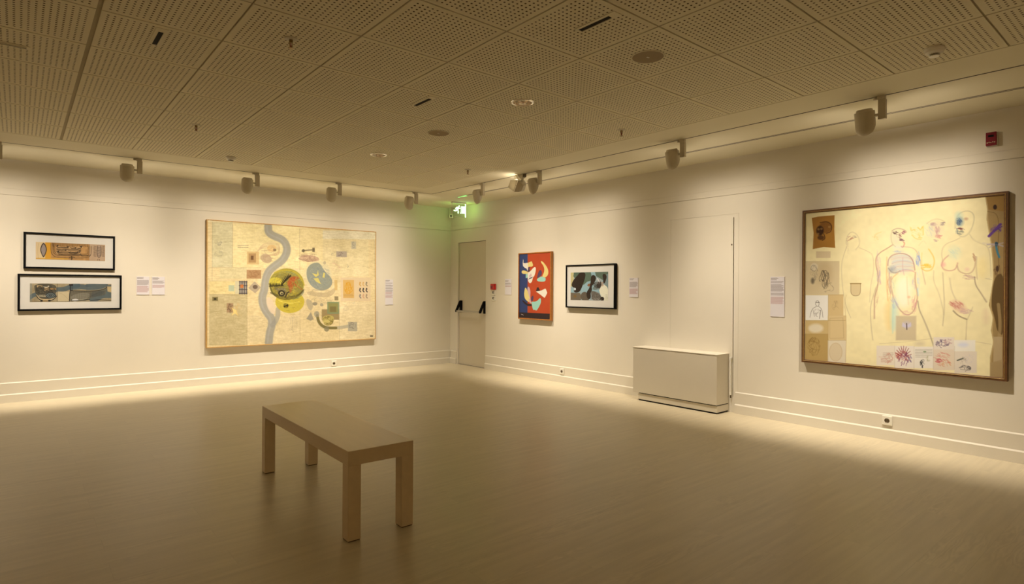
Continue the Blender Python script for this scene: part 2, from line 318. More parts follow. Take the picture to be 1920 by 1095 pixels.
# ------------------------------------------------------------------ raster painter (paint really lies on the canvas as vertex colour)
class Art:
    def __init__(s, w, h, quad, base, ref=(218, 200, 160), seed=1):
        s.w, s.h = w, h; s.rng = np.random.RandomState(seed)
        s.ref = np.array(lin(ref))/np.array(WALLC)
        A = []; B = []
        for (x, y), (X, Y) in zip(quad, ((0, 0), (w, 0), (w, h), (0, h))):
            A.append([x, y, 1, 0, 0, 0, -X*x, -X*y]); B.append(X); A.append([0, 0, 0, x, y, 1, -Y*x, -Y*y]); B.append(Y)
        s.M = np.append(np.linalg.solve(np.array(A, float), np.array(B, float)), 1).reshape(3, 3)
        s.a = np.empty((h, w, 3)); s.a[:] = base
        s.Y, s.X = np.mgrid[0:h, 0:w]+.5
        s.k = w/abs(quad[1][0]-quad[0][0])
    def T(s, pts):
        p = np.c_[np.array(pts, float), np.ones(len(pts))] @ s.M.T; return p[:, :2]/p[:, 2:]
    def _box(s, P, pad):
        x0 = int(max(0, P[:, 0].min()-pad)); x1 = int(min(s.w, P[:, 0].max()+pad+1)); y0 = int(max(0, P[:, 1].min()-pad)); y1 = int(min(s.h, P[:, 1].max()+pad+1))
        return slice(y0, max(y0, y1)), slice(x0, max(x0, x1))
    def _mix(s, sl, m, col, a):
        m = (m*a)[..., None]; s.a[sl] = s.a[sl]*(1-m)+np.array(col, float)*m
    def poly(s, pts, col, a=1., smooth=False, soft=.7):
        if smooth: pts = s.chaikin(pts, True)
        P = s.T(pts); sl = s._box(P, soft*2+1); X, Y = s.X[sl], s.Y[sl]
        if X.size == 0: return
        ins = np.zeros(X.shape, bool); d = np.full(X.shape, 1e9); n = len(P)
        for i in range(n):
            (x0, y0), (x1, y1) = P[i], P[(i+1) % n]
            c = ((y0 > Y) != (y1 > Y)) & (X < (x1-x0)*(Y-y0)/((y1-y0) if y1 != y0 else 1e-9)+x0); ins ^= c
            d = np.minimum(d, s._sd(X, Y, x0, y0, x1, y1))
        m = np.clip(.5+np.where(ins, d, -d)/(2*soft), 0, 1); s._mix(sl, m, col, a)
    def _sd(s, X, Y, x0, y0, x1, y1):
        dx, dy = x1-x0, y1-y0; t = np.clip(((X-x0)*dx+(Y-y0)*dy)/(dx*dx+dy*dy+1e-9), 0, 1); return np.hypot(X-x0-t*dx, Y-y0-t*dy)
    def chaikin(s, pts, closed=False, n=2):
        p = [tuple(map(float, q)) for q in pts]
        for _ in range(n):
            q = [] if closed else [p[0]]
            for i in range(len(p) if closed else len(p)-1):
                a, b = p[i], p[(i+1) % len(p)]; q += [(a[0]*.75+b[0]*.25, a[1]*.75+b[1]*.25), (a[0]*.25+b[0]*.75, a[1]*.25+b[1]*.75)]
            if not closed: q.append(p[-1])
            p = q
        return p
    def line(s, pts, w, col, a=1., smooth=True, soft=.6):       # w in crop pixels
        if smooth and len(pts) > 2: pts = s.chaikin(pts)
        P = s.T(pts); w = w*s.k/2; sl = s._box(P, w+soft+1); X, Y = s.X[sl], s.Y[sl]
        if X.size == 0: return
        d = np.full(X.shape, 1e9)
        for i in range(len(P)-1): d = np.minimum(d, s._sd(X, Y, *P[i], *P[i+1]))
        s._mix(sl, np.clip((w+soft-d)/(2*soft), 0, 1)*min(1, 1), col, a)
    def ell(s, cx, cy, rx, ry, col, a=1., rot=0, soft=.7):
        t = np.linspace(0, 2*np.pi, 28, endpoint=False); c, q = math.cos(rot), math.sin(rot)
        s.poly([(cx+rx*math.cos(k)*c-ry*math.sin(k)*q, cy+rx*math.cos(k)*q+ry*math.sin(k)*c) for k in t], col, a, soft=soft)
    def rect(s, x0, y0, x1, y1, col, a=1., soft=.7): s.poly([(x0, y0), (x1, y0), (x1, y1), (x0, y1)], col, a, soft=soft)
    def noise(s, cell, amp, tint=(1, 1, 1), cy=None):
        cy = cy or cell; gy, gx = int(s.h/cy)+2, int(s.w/cell)+2; g = s.rng.rand(gy, gx)
        y = np.arange(s.h)/cy; x = np.arange(s.w)/cell; yi = y.astype(int); xi = x.astype(int); fy = (y-yi)[:, None]; fx = (x-xi)[None]
        fy = fy*fy*(3-2*fy); fx = fx*fx*(3-2*fx)
        v = (g[yi][:, xi]*(1-fy)*(1-fx)+g[yi][:, xi+1]*(1-fy)*fx+g[yi+1][:, xi]*fy*(1-fx)+g[yi+1][:, xi+1]*fy*fx)-.5
        s.a += v[..., None]*amp*np.array(tint)
    def scrib(s, cx, cy, rx, ry, n, w, col, a=.7, steps=5):
        for _ in range(n):
            th = s.rng.uniform(0, 6.28); r = s.rng.rand()**.5; p = []; cur = s.rng.uniform(-1.6, 1.6); x, y = r*math.cos(th), r*math.sin(th); h = s.rng.uniform(0, 6.28)
            for _ in range(steps+1):
                p.append((cx+x*rx, cy+y*ry)); h += cur*.5+s.rng.uniform(-.4, .4); x += .33*math.cos(h); y += .33*math.sin(h); q = math.hypot(x, y)
                if q > 1: x /= q; y /= q; h += 1.8
            s.line(p, w*s.rng.uniform(.6, 1.2), col, a*s.rng.uniform(.6, 1))
    def chalk(s, pts, w, col, a=.6, n=3, j=3.5, soft=1.3):       # several soft, slightly wandering strokes
        for _ in range(n): s.line([(x+s.rng.uniform(-j, j), y+s.rng.uniform(-j, j)) for x, y in pts], w*s.rng.uniform(.4, .9), col, a*s.rng.uniform(.25, .55), soft=soft)
    def hatch(s, cx, cy, rx, ry, n, L, ang, w, col, a=.4, rot=0):
        for _ in range(n):
            t = s.rng.uniform(0, 6.28); r = s.rng.rand()**.5; x, y = r*rx*math.cos(t), r*ry*math.sin(t)
            x, y = cx+x*math.cos(rot)-y*math.sin(rot), cy+x*math.sin(rot)+y*math.cos(rot); g = ang+s.rng.uniform(-.3, .3); l = L*s.rng.uniform(.5, 1)
            s.line([(x-l*math.cos(g), y-l*math.sin(g)), (x+s.rng.uniform(-2, 2), y+s.rng.uniform(-2, 2)), (x+l*math.cos(g), y+l*math.sin(g))], w*s.rng.uniform(.6, 1.2), col, a*s.rng.uniform(.5, 1))
    def text(s, x0, y0, x1, y1, rows, w, col, a=.5):
        for r in range(rows):
            y = y0+(y1-y0)*(r+.5)/rows; x = x0
            end = x1-(s.rng.rand()*.25*(x1-x0) if r == rows-1 or s.rng.rand() < .3 else 0)
            while x < end: L = s.rng.uniform(.05, .18)*(x1-x0); s.line([(x, y), (min(x+L, end), y)], w, col, a, smooth=False); x += L+.025*(x1-x0)
    def build(s, name, parent, W_, H_, y, rough=.7, cx=0, cz=0, spec=.3):
        """grid mesh W_ x H_ metres, centred on (cx, cz), facing -Y"""
        w, h = s.w, s.h
        col = np.clip(s.a, 0, 255)/255; col = np.where(col <= .04045, col/12.92, ((col+.055)/1.055)**2.4)
        col = np.clip(col/s.ref, .002, .92)
        xs = np.linspace(-W_/2, W_/2, w)+cx; zs = np.linspace(H_/2, -H_/2, h)+cz
        X, Z = np.meshgrid(xs, zs); co = np.stack([X, np.full(X.shape, y), Z], -1).reshape(-1, 3).astype(np.float32)
        idx = np.arange(w*h).reshape(h, w); f = np.stack([idx[:-1, :-1], idx[1:, :-1], idx[1:, 1:], idx[:-1, 1:]], -1).reshape(-1, 4)
        me = bpy.data.meshes.new(name); me.vertices.add(w*h); me.vertices.foreach_set('co', co.ravel())
        me.loops.add(f.size); me.loops.foreach_set('vertex_index', f.ravel().astype(np.int32)); me.polygons.add(len(f))
        me.polygons.foreach_set('loop_start', (np.arange(len(f))*4).astype(np.int32)); me.polygons.foreach_set('loop_total', np.full(len(f), 4, np.int32)); me.update()
        ca = me.color_attributes.new('paint', 'FLOAT_COLOR', 'POINT'); ca.data.foreach_set('color', np.concatenate([col.reshape(-1, 3), np.ones((w*h, 1))], 1).astype(np.float32).ravel())
        key = 'painted_surface_%g_%g' % (rough, spec)
        if key not in MATS:
            M = bpy.data.materials.new(key); M.use_nodes = True; n = M.node_tree.nodes; l = M.node_tree.links; b = n['Principled BSDF']
            at = n.new('ShaderNodeVertexColor'); at.layer_name = 'paint'; l.new(at.outputs[0], b.inputs['Base Color']); b.inputs['Roughness'].default_value = rough; b.inputs['Specular IOR Level'].default_value = spec
            tc = n.new('ShaderNodeTexCoord'); nz = n.new('ShaderNodeTexNoise'); nz.inputs['Scale'].default_value = 120; l.new(tc.outputs['Object'], nz.inputs['Vector'])
            bp = n.new('ShaderNodeBump'); bp.inputs['Strength'].default_value = .15; bp.inputs['Distance'].default_value = .001; l.new(nz.outputs['Fac'], bp.inputs['Height']); l.new(bp.outputs[0], b.inputs['Normal'])
            MATS[key] = M
        me.materials.append(MATS[key]); o = bpy.data.objects.new(name, me); C.objects.link(o); o.parent = parent; return o

def frame_mesh(W_, H_, d, t, bev=.002, back=0.0, lip=0):
    """mitred picture frame, outer W_ x H_, moulding t wide, d deep (towards -Y)"""
    bm = bmesh.new()
    def ring(w, h, y): return [bm.verts.new((x, y, z)) for x, z in ((-w/2, -h/2), (w/2, -h/2), (w/2, h/2), (-w/2, h/2))]
    R = [ring(W_, H_, -back), ring(W_, H_, -d+bev), ring(W_-2*bev, H_-2*bev, -d), ring(W_-2*t+2*bev, H_-2*t+2*bev, -d), ring(W_-2*t, H_-2*t, -d+bev), ring(W_-2*t, H_-2*t, -back)]
    for a, b in zip(R, R[1:]+R[:1]):
        for i in range(4): j = (i+1) % 4; bm.faces.new((a[i], a[j], b[j], b[i]))
    return bm
# ------------------------------------------------------------------ the paintings
def art_big():
    A = Art(520, 360, ((75, 97), (1310, 175), (1298, 960), (75, 1018)), (222, 197, 138), ref=(224, 208, 172), seed=3)
    A.rect(75, 90, 1310, 110, (222, 205, 160), .6)
    A.rect(108, 112, 257, 440, (200, 189, 140), .75); A.rect(257, 125, 745, 445, (232, 211, 145), .8); A.rect(745, 155, 915, 520, (230, 207, 142), .7)
    A.rect(915, 165, 1310, 228, (224, 210, 168), .8); A.rect(915, 228, 1255, 500, (222, 202, 145), .6)
    A.rect(90, 540, 362, 635, (228, 203, 132), .8); A.rect(165, 442, 358, 522, (212, 196, 140), .7)
    A.rect(90, 635, 362, 1002, (190, 171, 118), .8); A.rect(362, 790, 742, 985, (220, 197, 142), .7); A.rect(745, 690, 1035, 968, (222, 198, 140), .5)
    A.rect(1035, 690, 1300, 965, (224, 203, 152), .5); A.noise(50, 12, (1, 1, 1)); A.noise(16, 9, (1, 1, 1.1)); A.noise(12, 16, cy=3); A.noise(3, 12)
    for k in range(240): A.hatch(690, 560, 600, 420, 1, 40, 0, 1.4, (185, 155, 95) if k % 2 else (240, 220, 165), .3)
    for x, y0, y1 in ((362, 540, 1000), (745, 155, 970), (1035, 690, 965), (1300, 230, 960), (110, 112, 540), (257, 125, 440)): A.line([(x, y0), (x, y1)], 2, (150, 130, 85), .6, smooth=False)
    for y, x0, x1 in ((540, 90, 362), (635, 90, 362), (442, 90, 460)): A.line([(x0, y), (x1, y)], 2, (160, 140, 95), .5, smooth=False)
    for k in range(5):                                                        # pinkish swirls
        A.line([(430+8*k, 330-6*k), (470, 270+8*k), (540, 250+9*k), (600, 270+9*k), (590, 330+6*k), (530, 350), (480, 375-5*k)], 3, (190, 150, 105), .5)
    A.ell(500, 375, 42, 32, (165, 135, 105), .6, .4); A.ell(540, 300, 34, 26, (222, 180, 110), .7); A.ell(562, 312, 12, 10, (110, 85, 60), .7); A.scrib(510, 340, 70, 60, 10, 2.5, (170, 130, 95), .5)
    riv = [(514, 140), (516, 185), (560, 212), (618, 232), (652, 280), (650, 340), (612, 395), (560, 428), (515, 470), (495, 530), (488, 600), (468, 660), (478, 720), (505, 770), (540, 810), (542, 860), (525, 910), (518, 985)]
    A.line(riv, 62, (180, 168, 130), .35); A.line(riv, 52, (150, 144, 124), .78); A.line([(x-8, y) for x, y in riv], 12, (172, 166, 148), .5)
    A.line([(585, 745), (585, 790), (570, 830), (545, 860)], 34, (150, 144, 124), .65); A.poly([(505, 650), (545, 670), (568, 740), (560, 790), (520, 760), (498, 700)], (220, 195, 155), .8, smooth=True)
    # small collages on the left
    A.rect(360, 325, 447, 418, (205, 168, 105), .8); A.rect(372, 338, 425, 405, (150, 110, 65), .6); A.rect(388, 355, 408, 385, (85, 55, 30), .7)
    A.rect(358, 458, 463, 522, (168, 125, 78), .85); A.scrib(410, 490, 45, 26, 14, 3, (120, 75, 40), .4)
    A.rect(275, 540, 305, 632, (200, 190, 150), .8); A.rect(305, 540, 361, 634, (150, 140, 120), .9)
    for k in range(4): A.line([(305, 545+28*k), (361, 545+28*k)], 6, (60, 50, 50), .8, smooth=False); A.line([(308+17*k, 540), (308+17*k, 634)], 5, (70, 60, 60), .8, smooth=False)
    A.rect(312, 565, 335, 590, (215, 120, 50), .8); A.rect(228, 570, 270, 614, (178, 185, 145), .9)
    A.poly([(370, 590), (415, 542), (462, 585), (420, 628)], (165, 145, 115), .8); A.ell(420, 582, 18, 15, (80, 60, 45), .7)
    A.rect(112, 655, 152, 684, (120, 105, 60), .9); A.rect(124, 664, 140, 675, (40, 32, 20), .9)
    A.rect(215, 700, 262, 768, (160, 125, 85), .8); A.scrib(240, 735, 24, 32, 10, 4, (95, 70, 50), .6)
    A.poly([(250, 730), (262, 765), (250, 790), (275, 775), (298, 790), (285, 750), (265, 740)], (235, 205, 120), .9)
    A.scrib(285, 760, 40, 60, 8, 3, (210, 170, 100), .6)
    A.scrib(155, 265, 28, 16, 8, 3, (140, 130, 100), .6); A.scrib(155, 340, 34, 22, 8, 3, (150, 140, 105), .55)
    A.text(295, 275, 370, 300, 2, 4, (130, 110, 80), .6)
    # olive disc
    A.ell(648, 560, 132, 118, (212, 192, 110), .6); A.ell(648, 562, 127, 115, (150, 135, 50), .95); A.ell(672, 690, 106, 82, (193, 170, 52), .95)
    A.ell(648, 575, 120, 95, (128, 116, 52), .55); A.noise(6, 5)
    A.line([(560, 480), (600, 462), (670, 458), (730, 480), (765, 540)], 12, (190, 175, 70), .6); A.line([(640, 470), (700, 480), (740, 530)], 10, (120, 140, 110), .35)
    A.poly([(522, 528), (555, 510), (600, 515), (625, 545), (620, 575), (523, 575)], (205, 185, 60), .9, smooth=True)
    for k in range(9): x = 526+11*k; A.poly([(x, 574), (x+6, 552), (x+11, 576)], (50, 45, 15), .9)
    A.line([(523, 578), (625, 572)], 6, (55, 48, 18), .9, smooth=False); A.line([(615, 560), (640, 530), (675, 500)], 13, (45, 38, 18), .85)
    for k in range(6): A.line([(618+10*k, 545-9*k), (612+10*k, 532-9*k)], 4, (45, 38, 18), .85, smooth=False)
    A.poly([(650, 560), (672, 515), (720, 500), (750, 520), (705, 535), (700, 580), (672, 640), (665, 585)], (170, 75, 35), .85, smooth=True)
    A.line([(700, 550), (725, 575), (760, 600)], 10, (175, 95, 45), .6); A.line([(690, 600), (720, 590), (735, 560)], 9, (165, 140, 60), .8)
    A.poly([(560, 590), (640, 590), (660, 640), (620, 650)], (120, 105, 80), .7); A.ell(612, 628, 26, 24, (45, 38, 22), .9); A.ell(612, 628, 15, 14, (160, 140, 75), .9); A.ell(612, 630, 7, 7, (40, 32, 20), .9)
    A.line([(535, 625), (590, 650), (660, 660), (740, 640), (770, 610)], 13, (70, 62, 28), .6); A.scrib(640, 640, 40, 26, 10, 3, (50, 42, 22), .7)
    A.line([(590, 680), (660, 705), (740, 690)], 7, (225, 205, 90), .7); A.scrib(690, 560, 70, 70, 22, 2.5, (185, 165, 80), .45); A.scrib(640, 600, 90, 60, 16, 2.5, (70, 62, 30), .45)
    A.ell(643, 718, 21, 18, (150, 130, 40), .9); A.scrib(643, 718, 15, 15, 8, 5, (30, 25, 14), .9); A.line([(700, 670), (750, 650), (772, 620)], 9, (95, 110, 85), .5)
    for c, al in (((196, 168, 40), .55), ((92, 80, 34), .5), ((150, 120, 40), .5), ((210, 190, 90), .4), ((140, 140, 105), .35)):
        A.hatch(650, 560, 115, 100, 60, 14, A.rng.uniform(0, 3), 3, c, al); A.hatch(672, 700, 92, 62, 26, 14, A.rng.uniform(0, 3), 3, c, al*.7)
    A.chalk([(524, 560), (540, 630), (590, 665), (660, 675), (740, 650), (772, 600)], 9, (66, 56, 24), .7); A.chalk([(560, 480), (620, 455), (700, 462), (755, 510), (778, 570)], 8, (188, 160, 40), .8)
    A.hatch(690, 545, 36, 40, 26, 16, 1.1, 4, (178, 66, 28), .6); A.hatch(610, 548, 40, 16, 14, 14, .1, 4, (222, 196, 60), .7)
    for k in range(9): x = 526+11*k; A.poly([(x, 576), (x+6, 550), (x+11, 578)], (46, 40, 14), .9)
    A.line([(612, 566), (640, 535), (678, 500)], 10, (40, 34, 16), .9)
    for k in range(7): A.line([(612+9*k, 556-8*k), (606+9*k, 542-8*k)], 4, (40, 34, 16), .9, smooth=False)
    A.ell(612, 628, 24, 22, (44, 36, 22), .9); A.ell(612, 628, 13, 12, (190, 172, 105), .9); A.ell(614, 630, 6, 6, (40, 32, 20), .9); A.line([(640, 655), (652, 625), (665, 618)], 9, (50, 38, 24), .9)
    # blue disc
    A.ell(880, 500, 100, 112, (215, 200, 150), .5)
    A.poly([(845, 405), (892, 402), (925, 465), (990, 525), (975, 585), (915, 612), (845, 592), (800, 535), (792, 465), (812, 425)], (136, 138, 116), .9, smooth=True)
    A.hatch(890, 510, 84, 88, 110, 10, .6, 3, (112, 124, 120), .5); A.hatch(890, 510, 84, 88, 60, 10, 2.2, 3, (176, 170, 130), .4)
    A.scrib(890, 510, 80, 85, 26, 3, (160, 160, 140), .35)
    for P in ([(835, 480), (872, 490), (878, 458), (885, 495), (862, 510)], [(845, 520), (880, 515), (895, 548), (905, 562), (868, 545)], [(920, 475), (930, 480), (928, 515), (912, 510)]): A.poly(P, (222, 200, 95), .85)
    # sketches to the right
    A.line([(762, 318), (800, 312), (852, 308)], 9, (110, 95, 65), .75); A.rect(838, 293, 856, 325, (95, 80, 55), .8); A.ell(772, 316, 10, 12, (90, 78, 55), .8)
    A.poly([(728, 380), (760, 350), (820, 345), (885, 365), (892, 392), (800, 400), (770, 385)], (190, 150, 115), .7, smooth=True); A.scrib(810, 365, 75, 32, 22, 3, (135, 100, 75), .5)
    A.poly([(795, 612), (880, 622), (945, 625), (1010, 580), (1005, 625), (960, 660), (860, 650), (800, 640)], (178, 155, 110), .6, smooth=True)
    A.poly([(790, 665), (830, 680), (845, 720), (825, 765), (795, 720)], (165, 150, 115), .7, smooth=True); A.ell(855, 705, 18, 12, (130, 120, 95), .8); A.ell(905, 712, 12, 12, (140, 130, 105), .7)
    A.scrib(900, 650, 100, 60, 26, 2.5, (160, 140, 100), .45); A.poly([(825, 765), (846, 818), (822, 828), (792, 815)], (140, 130, 105), .8)
    A.rect(1000, 530, 1022, 605, (200, 165, 95), .8); A.rect(1000, 650, 1028, 680, (110, 95, 60), .7)
    A.rect(1045, 512, 1268, 686, (216, 188, 140), .85); A.rect(1064, 530, 1145, 662, (208, 165, 88), .95); A.scrib(1104, 590, 30, 45, 24, 4, (205, 140, 20), .6)
    A.text(1068, 630, 1140, 660, 3, 3, (150, 110, 60), .5)
    cs = [(200, 150, 70), (205, 160, 90), (130, 115, 85), (60, 50, 45), (45, 38, 35), (55, 45, 40), (120, 110, 100), (200, 150, 110), (150, 125, 95)]
    for k in range(9): x, y = 1190+24*(k % 3), 560+45*(k//3); A.line([(x, y-13), (x-4, y+3), (x+5, y+12)], 9, cs[k], .85); A.ell(x+2, y-9, 5, 5, cs[k], .8)
    A.rect(1015, 318, 1093, 361, (165, 148, 125), .8); A.scrib(1050, 340, 30, 15, 8, 3, (110, 92, 82), .5); A.rect(1128, 245, 1162, 300, (180, 170, 140), .7); A.scrib(1145, 270, 12, 22, 6, 3, (120, 110, 90), .6)
    A.scrib(1015, 425, 38, 45, 10, 3, (205, 165, 125), .5); A.scrib(1000, 340, 22, 20, 5, 3, (175, 160, 120), .5); A.scrib(1095, 425, 12, 14, 4, 3, (150, 140, 110), .5); A.ell(928, 404, 10, 12, (165, 150, 115), .6)
    A.rect(905, 745, 1033, 822, (135, 112, 65), .8); A.rect(946, 690, 1033, 778, (125, 135, 90), .95); A.rect(955, 700, 1024, 768, (140, 132, 72), .95); A.rect(965, 725, 1012, 765, (112, 92, 50), .6)
    A.line([(870, 775), (878, 830), (905, 868), (945, 882), (1035, 880), (1105, 868)], 24, (150, 145, 120), .55); A.line([(872, 790), (880, 835), (908, 868), (950, 882), (1010, 882)], 20, (112, 98, 45), .85)
    A.poly([(905, 800), (960, 785), (1000, 800), (985, 850), (945, 870), (915, 845)], (190, 170, 85), .8, smooth=True); A.scrib(950, 830, 40, 35, 18, 4, (100, 85, 35), .6); A.ell(940, 890, 18, 18, (130, 120, 85), .8); A.ell(868, 780, 20, 22, (150, 140, 110), .7)
    A.rect(1098, 838, 1166, 906, (165, 155, 125), .85); A.scrib(1130, 865, 25, 25, 10, 3, (95, 88, 75), .6)
    A.scrib(1085, 740, 22, 20, 6, 2.5, (165, 150, 120), .5); A.scrib(690, 850, 35, 60, 12, 2.5, (170, 150, 110), .5); A.scrib(1145, 700, 12, 12, 3, 3, (170, 160, 130), .5)
    A.text(1262, 936, 1282, 948, 2, 4, (60, 50, 35), .8)
    return A

def art_nude():
    A = Art(480, 440, ((82, 165), (1138, 72), (1138, 1040), (80, 945)), (244, 224, 158), ref=(234, 217, 176), seed=5)
    A.noise(120, 14, (1, 1, .8)); A.noise(20, 6, (1, 1, .9))
    # torn brown strip along the right side
    E = [(1035, 70), (1048, 150), (1045, 200), (1068, 330), (1078, 420), (1082, 520), (1060, 655), (1082, 720), (1072, 790), (1085, 850), (1068, 930), (1068, 1040)]
    A.poly(E+[(1145, 1045), (1145, 60)], (158, 128, 72), 1); A.noise(9, 7, (1, .9, .7)); A.line([(x+3, y) for x, y in E], 5, (205, 175, 110), .7)
    A.poly([(1040, 75), (1140, 68), (1140, 160), (1055, 150)], (150, 110, 46), .8); A.poly([(1085, 500), (1145, 480), (1145, 820), (1105, 800), (1092, 720), (1070, 660)], (84, 60, 24), .8, smooth=True)
    A.line([(1110, 650), (1122, 760), (1112, 850)], 14, (172, 142, 86), .7); A.rect(1085, 822, 1132, 955, (186, 160, 110), .85); A.poly([(1068, 960), (1140, 940), (1140, 1035), (1070, 1035)], (170, 142, 90), .8)
    A.line([(1050, 160), (1100, 168), (1112, 240), (1105, 330), (1112, 470)], 3, (110, 84, 40), .7)
    A.ell(1089, 137, 10, 13, (45, 22, 12), .9); A.line([(1058, 290), (1085, 262), (1118, 228)], 13, (92, 50, 120), .9); A.line([(1085, 262), (1125, 240)], 6, (80, 45, 110), .9); A.line([(1085, 265), (1108, 250), (1118, 262)], 6, (80, 45, 110), .8); A.scrib(1095, 255, 28, 26, 9, 2.5, (95, 60, 120), .7)
    A.line([(1050, 335), (1095, 330), (1138, 345)], 8, (175, 160, 150), .7); A.line([(1060, 350), (1100, 332), (1138, 325)], 6, (180, 165, 155), .6); A.line([(1095, 325), (1098, 360), (1113, 402)], 9, (60, 120, 130), .95); A.ell(1098, 332, 9, 12, (40, 60, 70), .9)
    A.ell(1103, 462, 8, 16, (60, 35, 20), .85); A.scrib(1103, 470, 18, 30, 8, 2, (70, 40, 25), .7)
    # pasted papers on the left
    A.poly([(116, 190), (150, 183), (238, 176), (236, 250), (242, 350), (180, 345), (122, 356), (126, 270)], (162, 108, 34), .95); A.ell(185, 260, 45, 62, (186, 130, 46), .6, soft=10)
    A.ell(190, 240, 34, 32, (105, 62, 22), .55, soft=3); A.ell(160, 258, 20, 26, (48, 24, 10), .85, soft=2); A.ell(165, 295, 18, 12, (60, 30, 12), .7, soft=2); A.line([(160, 215), (200, 208), (225, 230), (220, 265), (195, 272)], 4, (62, 30, 12), .8)
    for x, y in ((152, 250), (168, 248), (150, 275), (210, 238)): A.ell(x, y, 7, 6, (190, 150, 80), .5)
    A.line([(180, 275), (190, 300), (172, 310)], 5, (60, 30, 12), .8)
    A.rect(140, 368, 217, 403, (214, 188, 136), .85)
    A.rect(84, 420, 265, 598, (208, 184, 132), .85); A.ell(130, 450, 20, 20, (228, 212, 170), .6); A.ell(190, 490, 40, 60, (190, 160, 105), .4, soft=8)
    A.line([(112, 462), (115, 445), (130, 440), (143, 452), (140, 470), (128, 475), (112, 462)], 2, (90, 80, 65), .7); A.scrib(128, 485, 22, 40, 10, 2, (120, 105, 80), .6); A.ell(122, 525, 9, 16, (55, 48, 38), .6, soft=3)
    A.scrib(185, 520, 28, 55, 18, 2.2, (50, 42, 32), .7); A.scrib(205, 560, 35, 28, 8, 2, (100, 85, 60), .6)
    A.rect(84, 602, 206, 736, (236, 226, 196), .95)
    A.line([(150, 630), (158, 640), (155, 660), (145, 662), (137, 650), (140, 634), (150, 630)], 2.2, (60, 52, 45), .8); A.line([(140, 640), (158, 640)], 4, (40, 35, 30), .7)
    A.line([(142, 662), (118, 675), (108, 720)], 2.2, (70, 62, 55), .8); A.line([(155, 662), (172, 675), (178, 720)], 2.2, (70, 62, 55), .8); A.line([(125, 680), (132, 715)], 2, (80, 70, 60), .7); A.line([(165, 682), (160, 726)], 3, (60, 52, 45), .8); A.scrib(148, 695, 20, 22, 8, 1.6, (110, 100, 88), .6)
    A.rect(206, 598, 287, 712, (208, 176, 112), .9); A.scrib(248, 660, 22, 30, 8, 1.8, (160, 130, 85), .5)
    A.rect(84, 736, 206, 808, (198, 166, 100), .9); A.ell(140, 778, 40, 24, (228, 212, 170), .85, soft=4)
    A.rect(204, 710, 302, 842, (214, 184, 122), .92); A.line([(215, 725), (285, 722), (290, 830), (215, 832), (215, 725)], 2, (170, 138, 85), .7, smooth=False)
    A.rect(82, 808, 206, 955, (178, 144, 76), .92); A.scrib(130, 875, 34, 50, 26, 2.5, (130, 98, 42), .6); A.rect(204, 842, 302, 962, (222, 204, 162), .92)
    A.ell(247, 905, 36, 50, (198, 168, 112), .6); A.ell(247, 905, 32, 46, (220, 198, 150), .8)
    for s in ((206, 600, 206, 955), (84, 736, 300, 736), (84, 808, 204, 808), (204, 842, 302, 842), (84, 600, 287, 600)): A.line([(s[0], s[1]), (s[2], s[3])], 2, (150, 120, 65), .7, smooth=False)
    A.line([(302, 600), (292, 650), (306, 760), (300, 960)], 2.5, (195, 165, 105), .8)
    A.poly([(326, 540), (378, 540), (378, 590), (368, 604), (340, 606), (326, 592)], (216, 190, 130), .9); A.line([(326, 540), (326, 592), (342, 606), (368, 604), (378, 590), (378, 540)], 2.5, (120, 92, 50), .8); A.line([(324, 540), (380, 540)], 6, (130, 100, 40), .85, smooth=False)
    # chalk figures
    G = (168, 150, 108); Fm = lambda P: [(x*.615+421, y*.615+112.3) for x, y in P]
    def ch(P, w, c, al=.6, n=3): A.chalk(Fm(P), w, c, al, n)
    def el(x, y, rx, ry, c, al, rot=0, soft=7): A.ell(x*.615+421, y*.615+112.3, rx*.615, ry*.615, c, al, rot, soft)
    def ht(x, y, rx, ry, n, L, an, w, c, al=.35): A.hatch(x*.615+421, y*.615+112.3, rx*.615, ry*.615, n, L*.615, an, w, c, al)
    A.chalk([(300, 330), (306, 285), (330, 260), (362, 280), (376, 330), (350, 362)], 3, G, .5); A.hatch(322, 300, 18, 14, 12, 9, -.3, 2.4, (150, 80, 60), .6); A.hatch(345, 292, 10, 8, 6, 8, 0, 2, (90, 70, 60), .5)
    A.chalk([(300, 345), (288, 390), (276, 440), (280, 560), (300, 660), (325, 720)], 2.5, G, .5); A.chalk([(368, 350), (420, 368), (446, 390), (450, 470), (430, 560), (428, 640)], 2.5, G, .5); A.hatch(300, 350, 14, 40, 10, 12, 1.4, 2, (190, 165, 120), .4)
    ch([(45, 300), (60, 265), (110, 252)], 4, (215, 190, 90), .6); ht(60, 300, 22, 30, 8, 14, .2, 3, (222, 195, 105), .5)
    # torso figure: shoulders and arms
    ch([(205, 365), (150, 395), (95, 425), (62, 470), (62, 540), (85, 620), (78, 720), (55, 800), (50, 880), (52, 1000)], 4.5, (155, 105, 80), .75, 4); ch([(70, 470), (85, 560), (100, 700)], 8, (205, 150, 140), .5)
    ht(85, 560, 22, 150, 34, 30, 1.5, 3, (170, 150, 160), .35); ht(60, 820, 20, 90, 16, 34, 1.7, 2.5, (190, 150, 110), .4); ch([(80, 700), (40, 800), (15, 900), (20, 1050), (40, 1180)], 3, G, .6)
    ch([(300, 375), (370, 385), (415, 410), (440, 460), (455, 540), (480, 640), (490, 700)], 4.5, (165, 135, 105), .65); ht(425, 480, 18, 60, 26, 24, 1.3, 4, (130, 150, 185), .5); ht(430, 640, 16, 120, 18, 30, 1.5, 4, (190, 205, 195), .45)
    ch([(160, 470), (152, 560), (160, 700), (170, 840)], 7, (222, 165, 90), .6); ch([(180, 600), (178, 700), (195, 780)], 4, (120, 100, 130), .6)
    ht(175, 720, 20, 130, 20, 34, 1.55, 4, (215, 160, 110), .45)
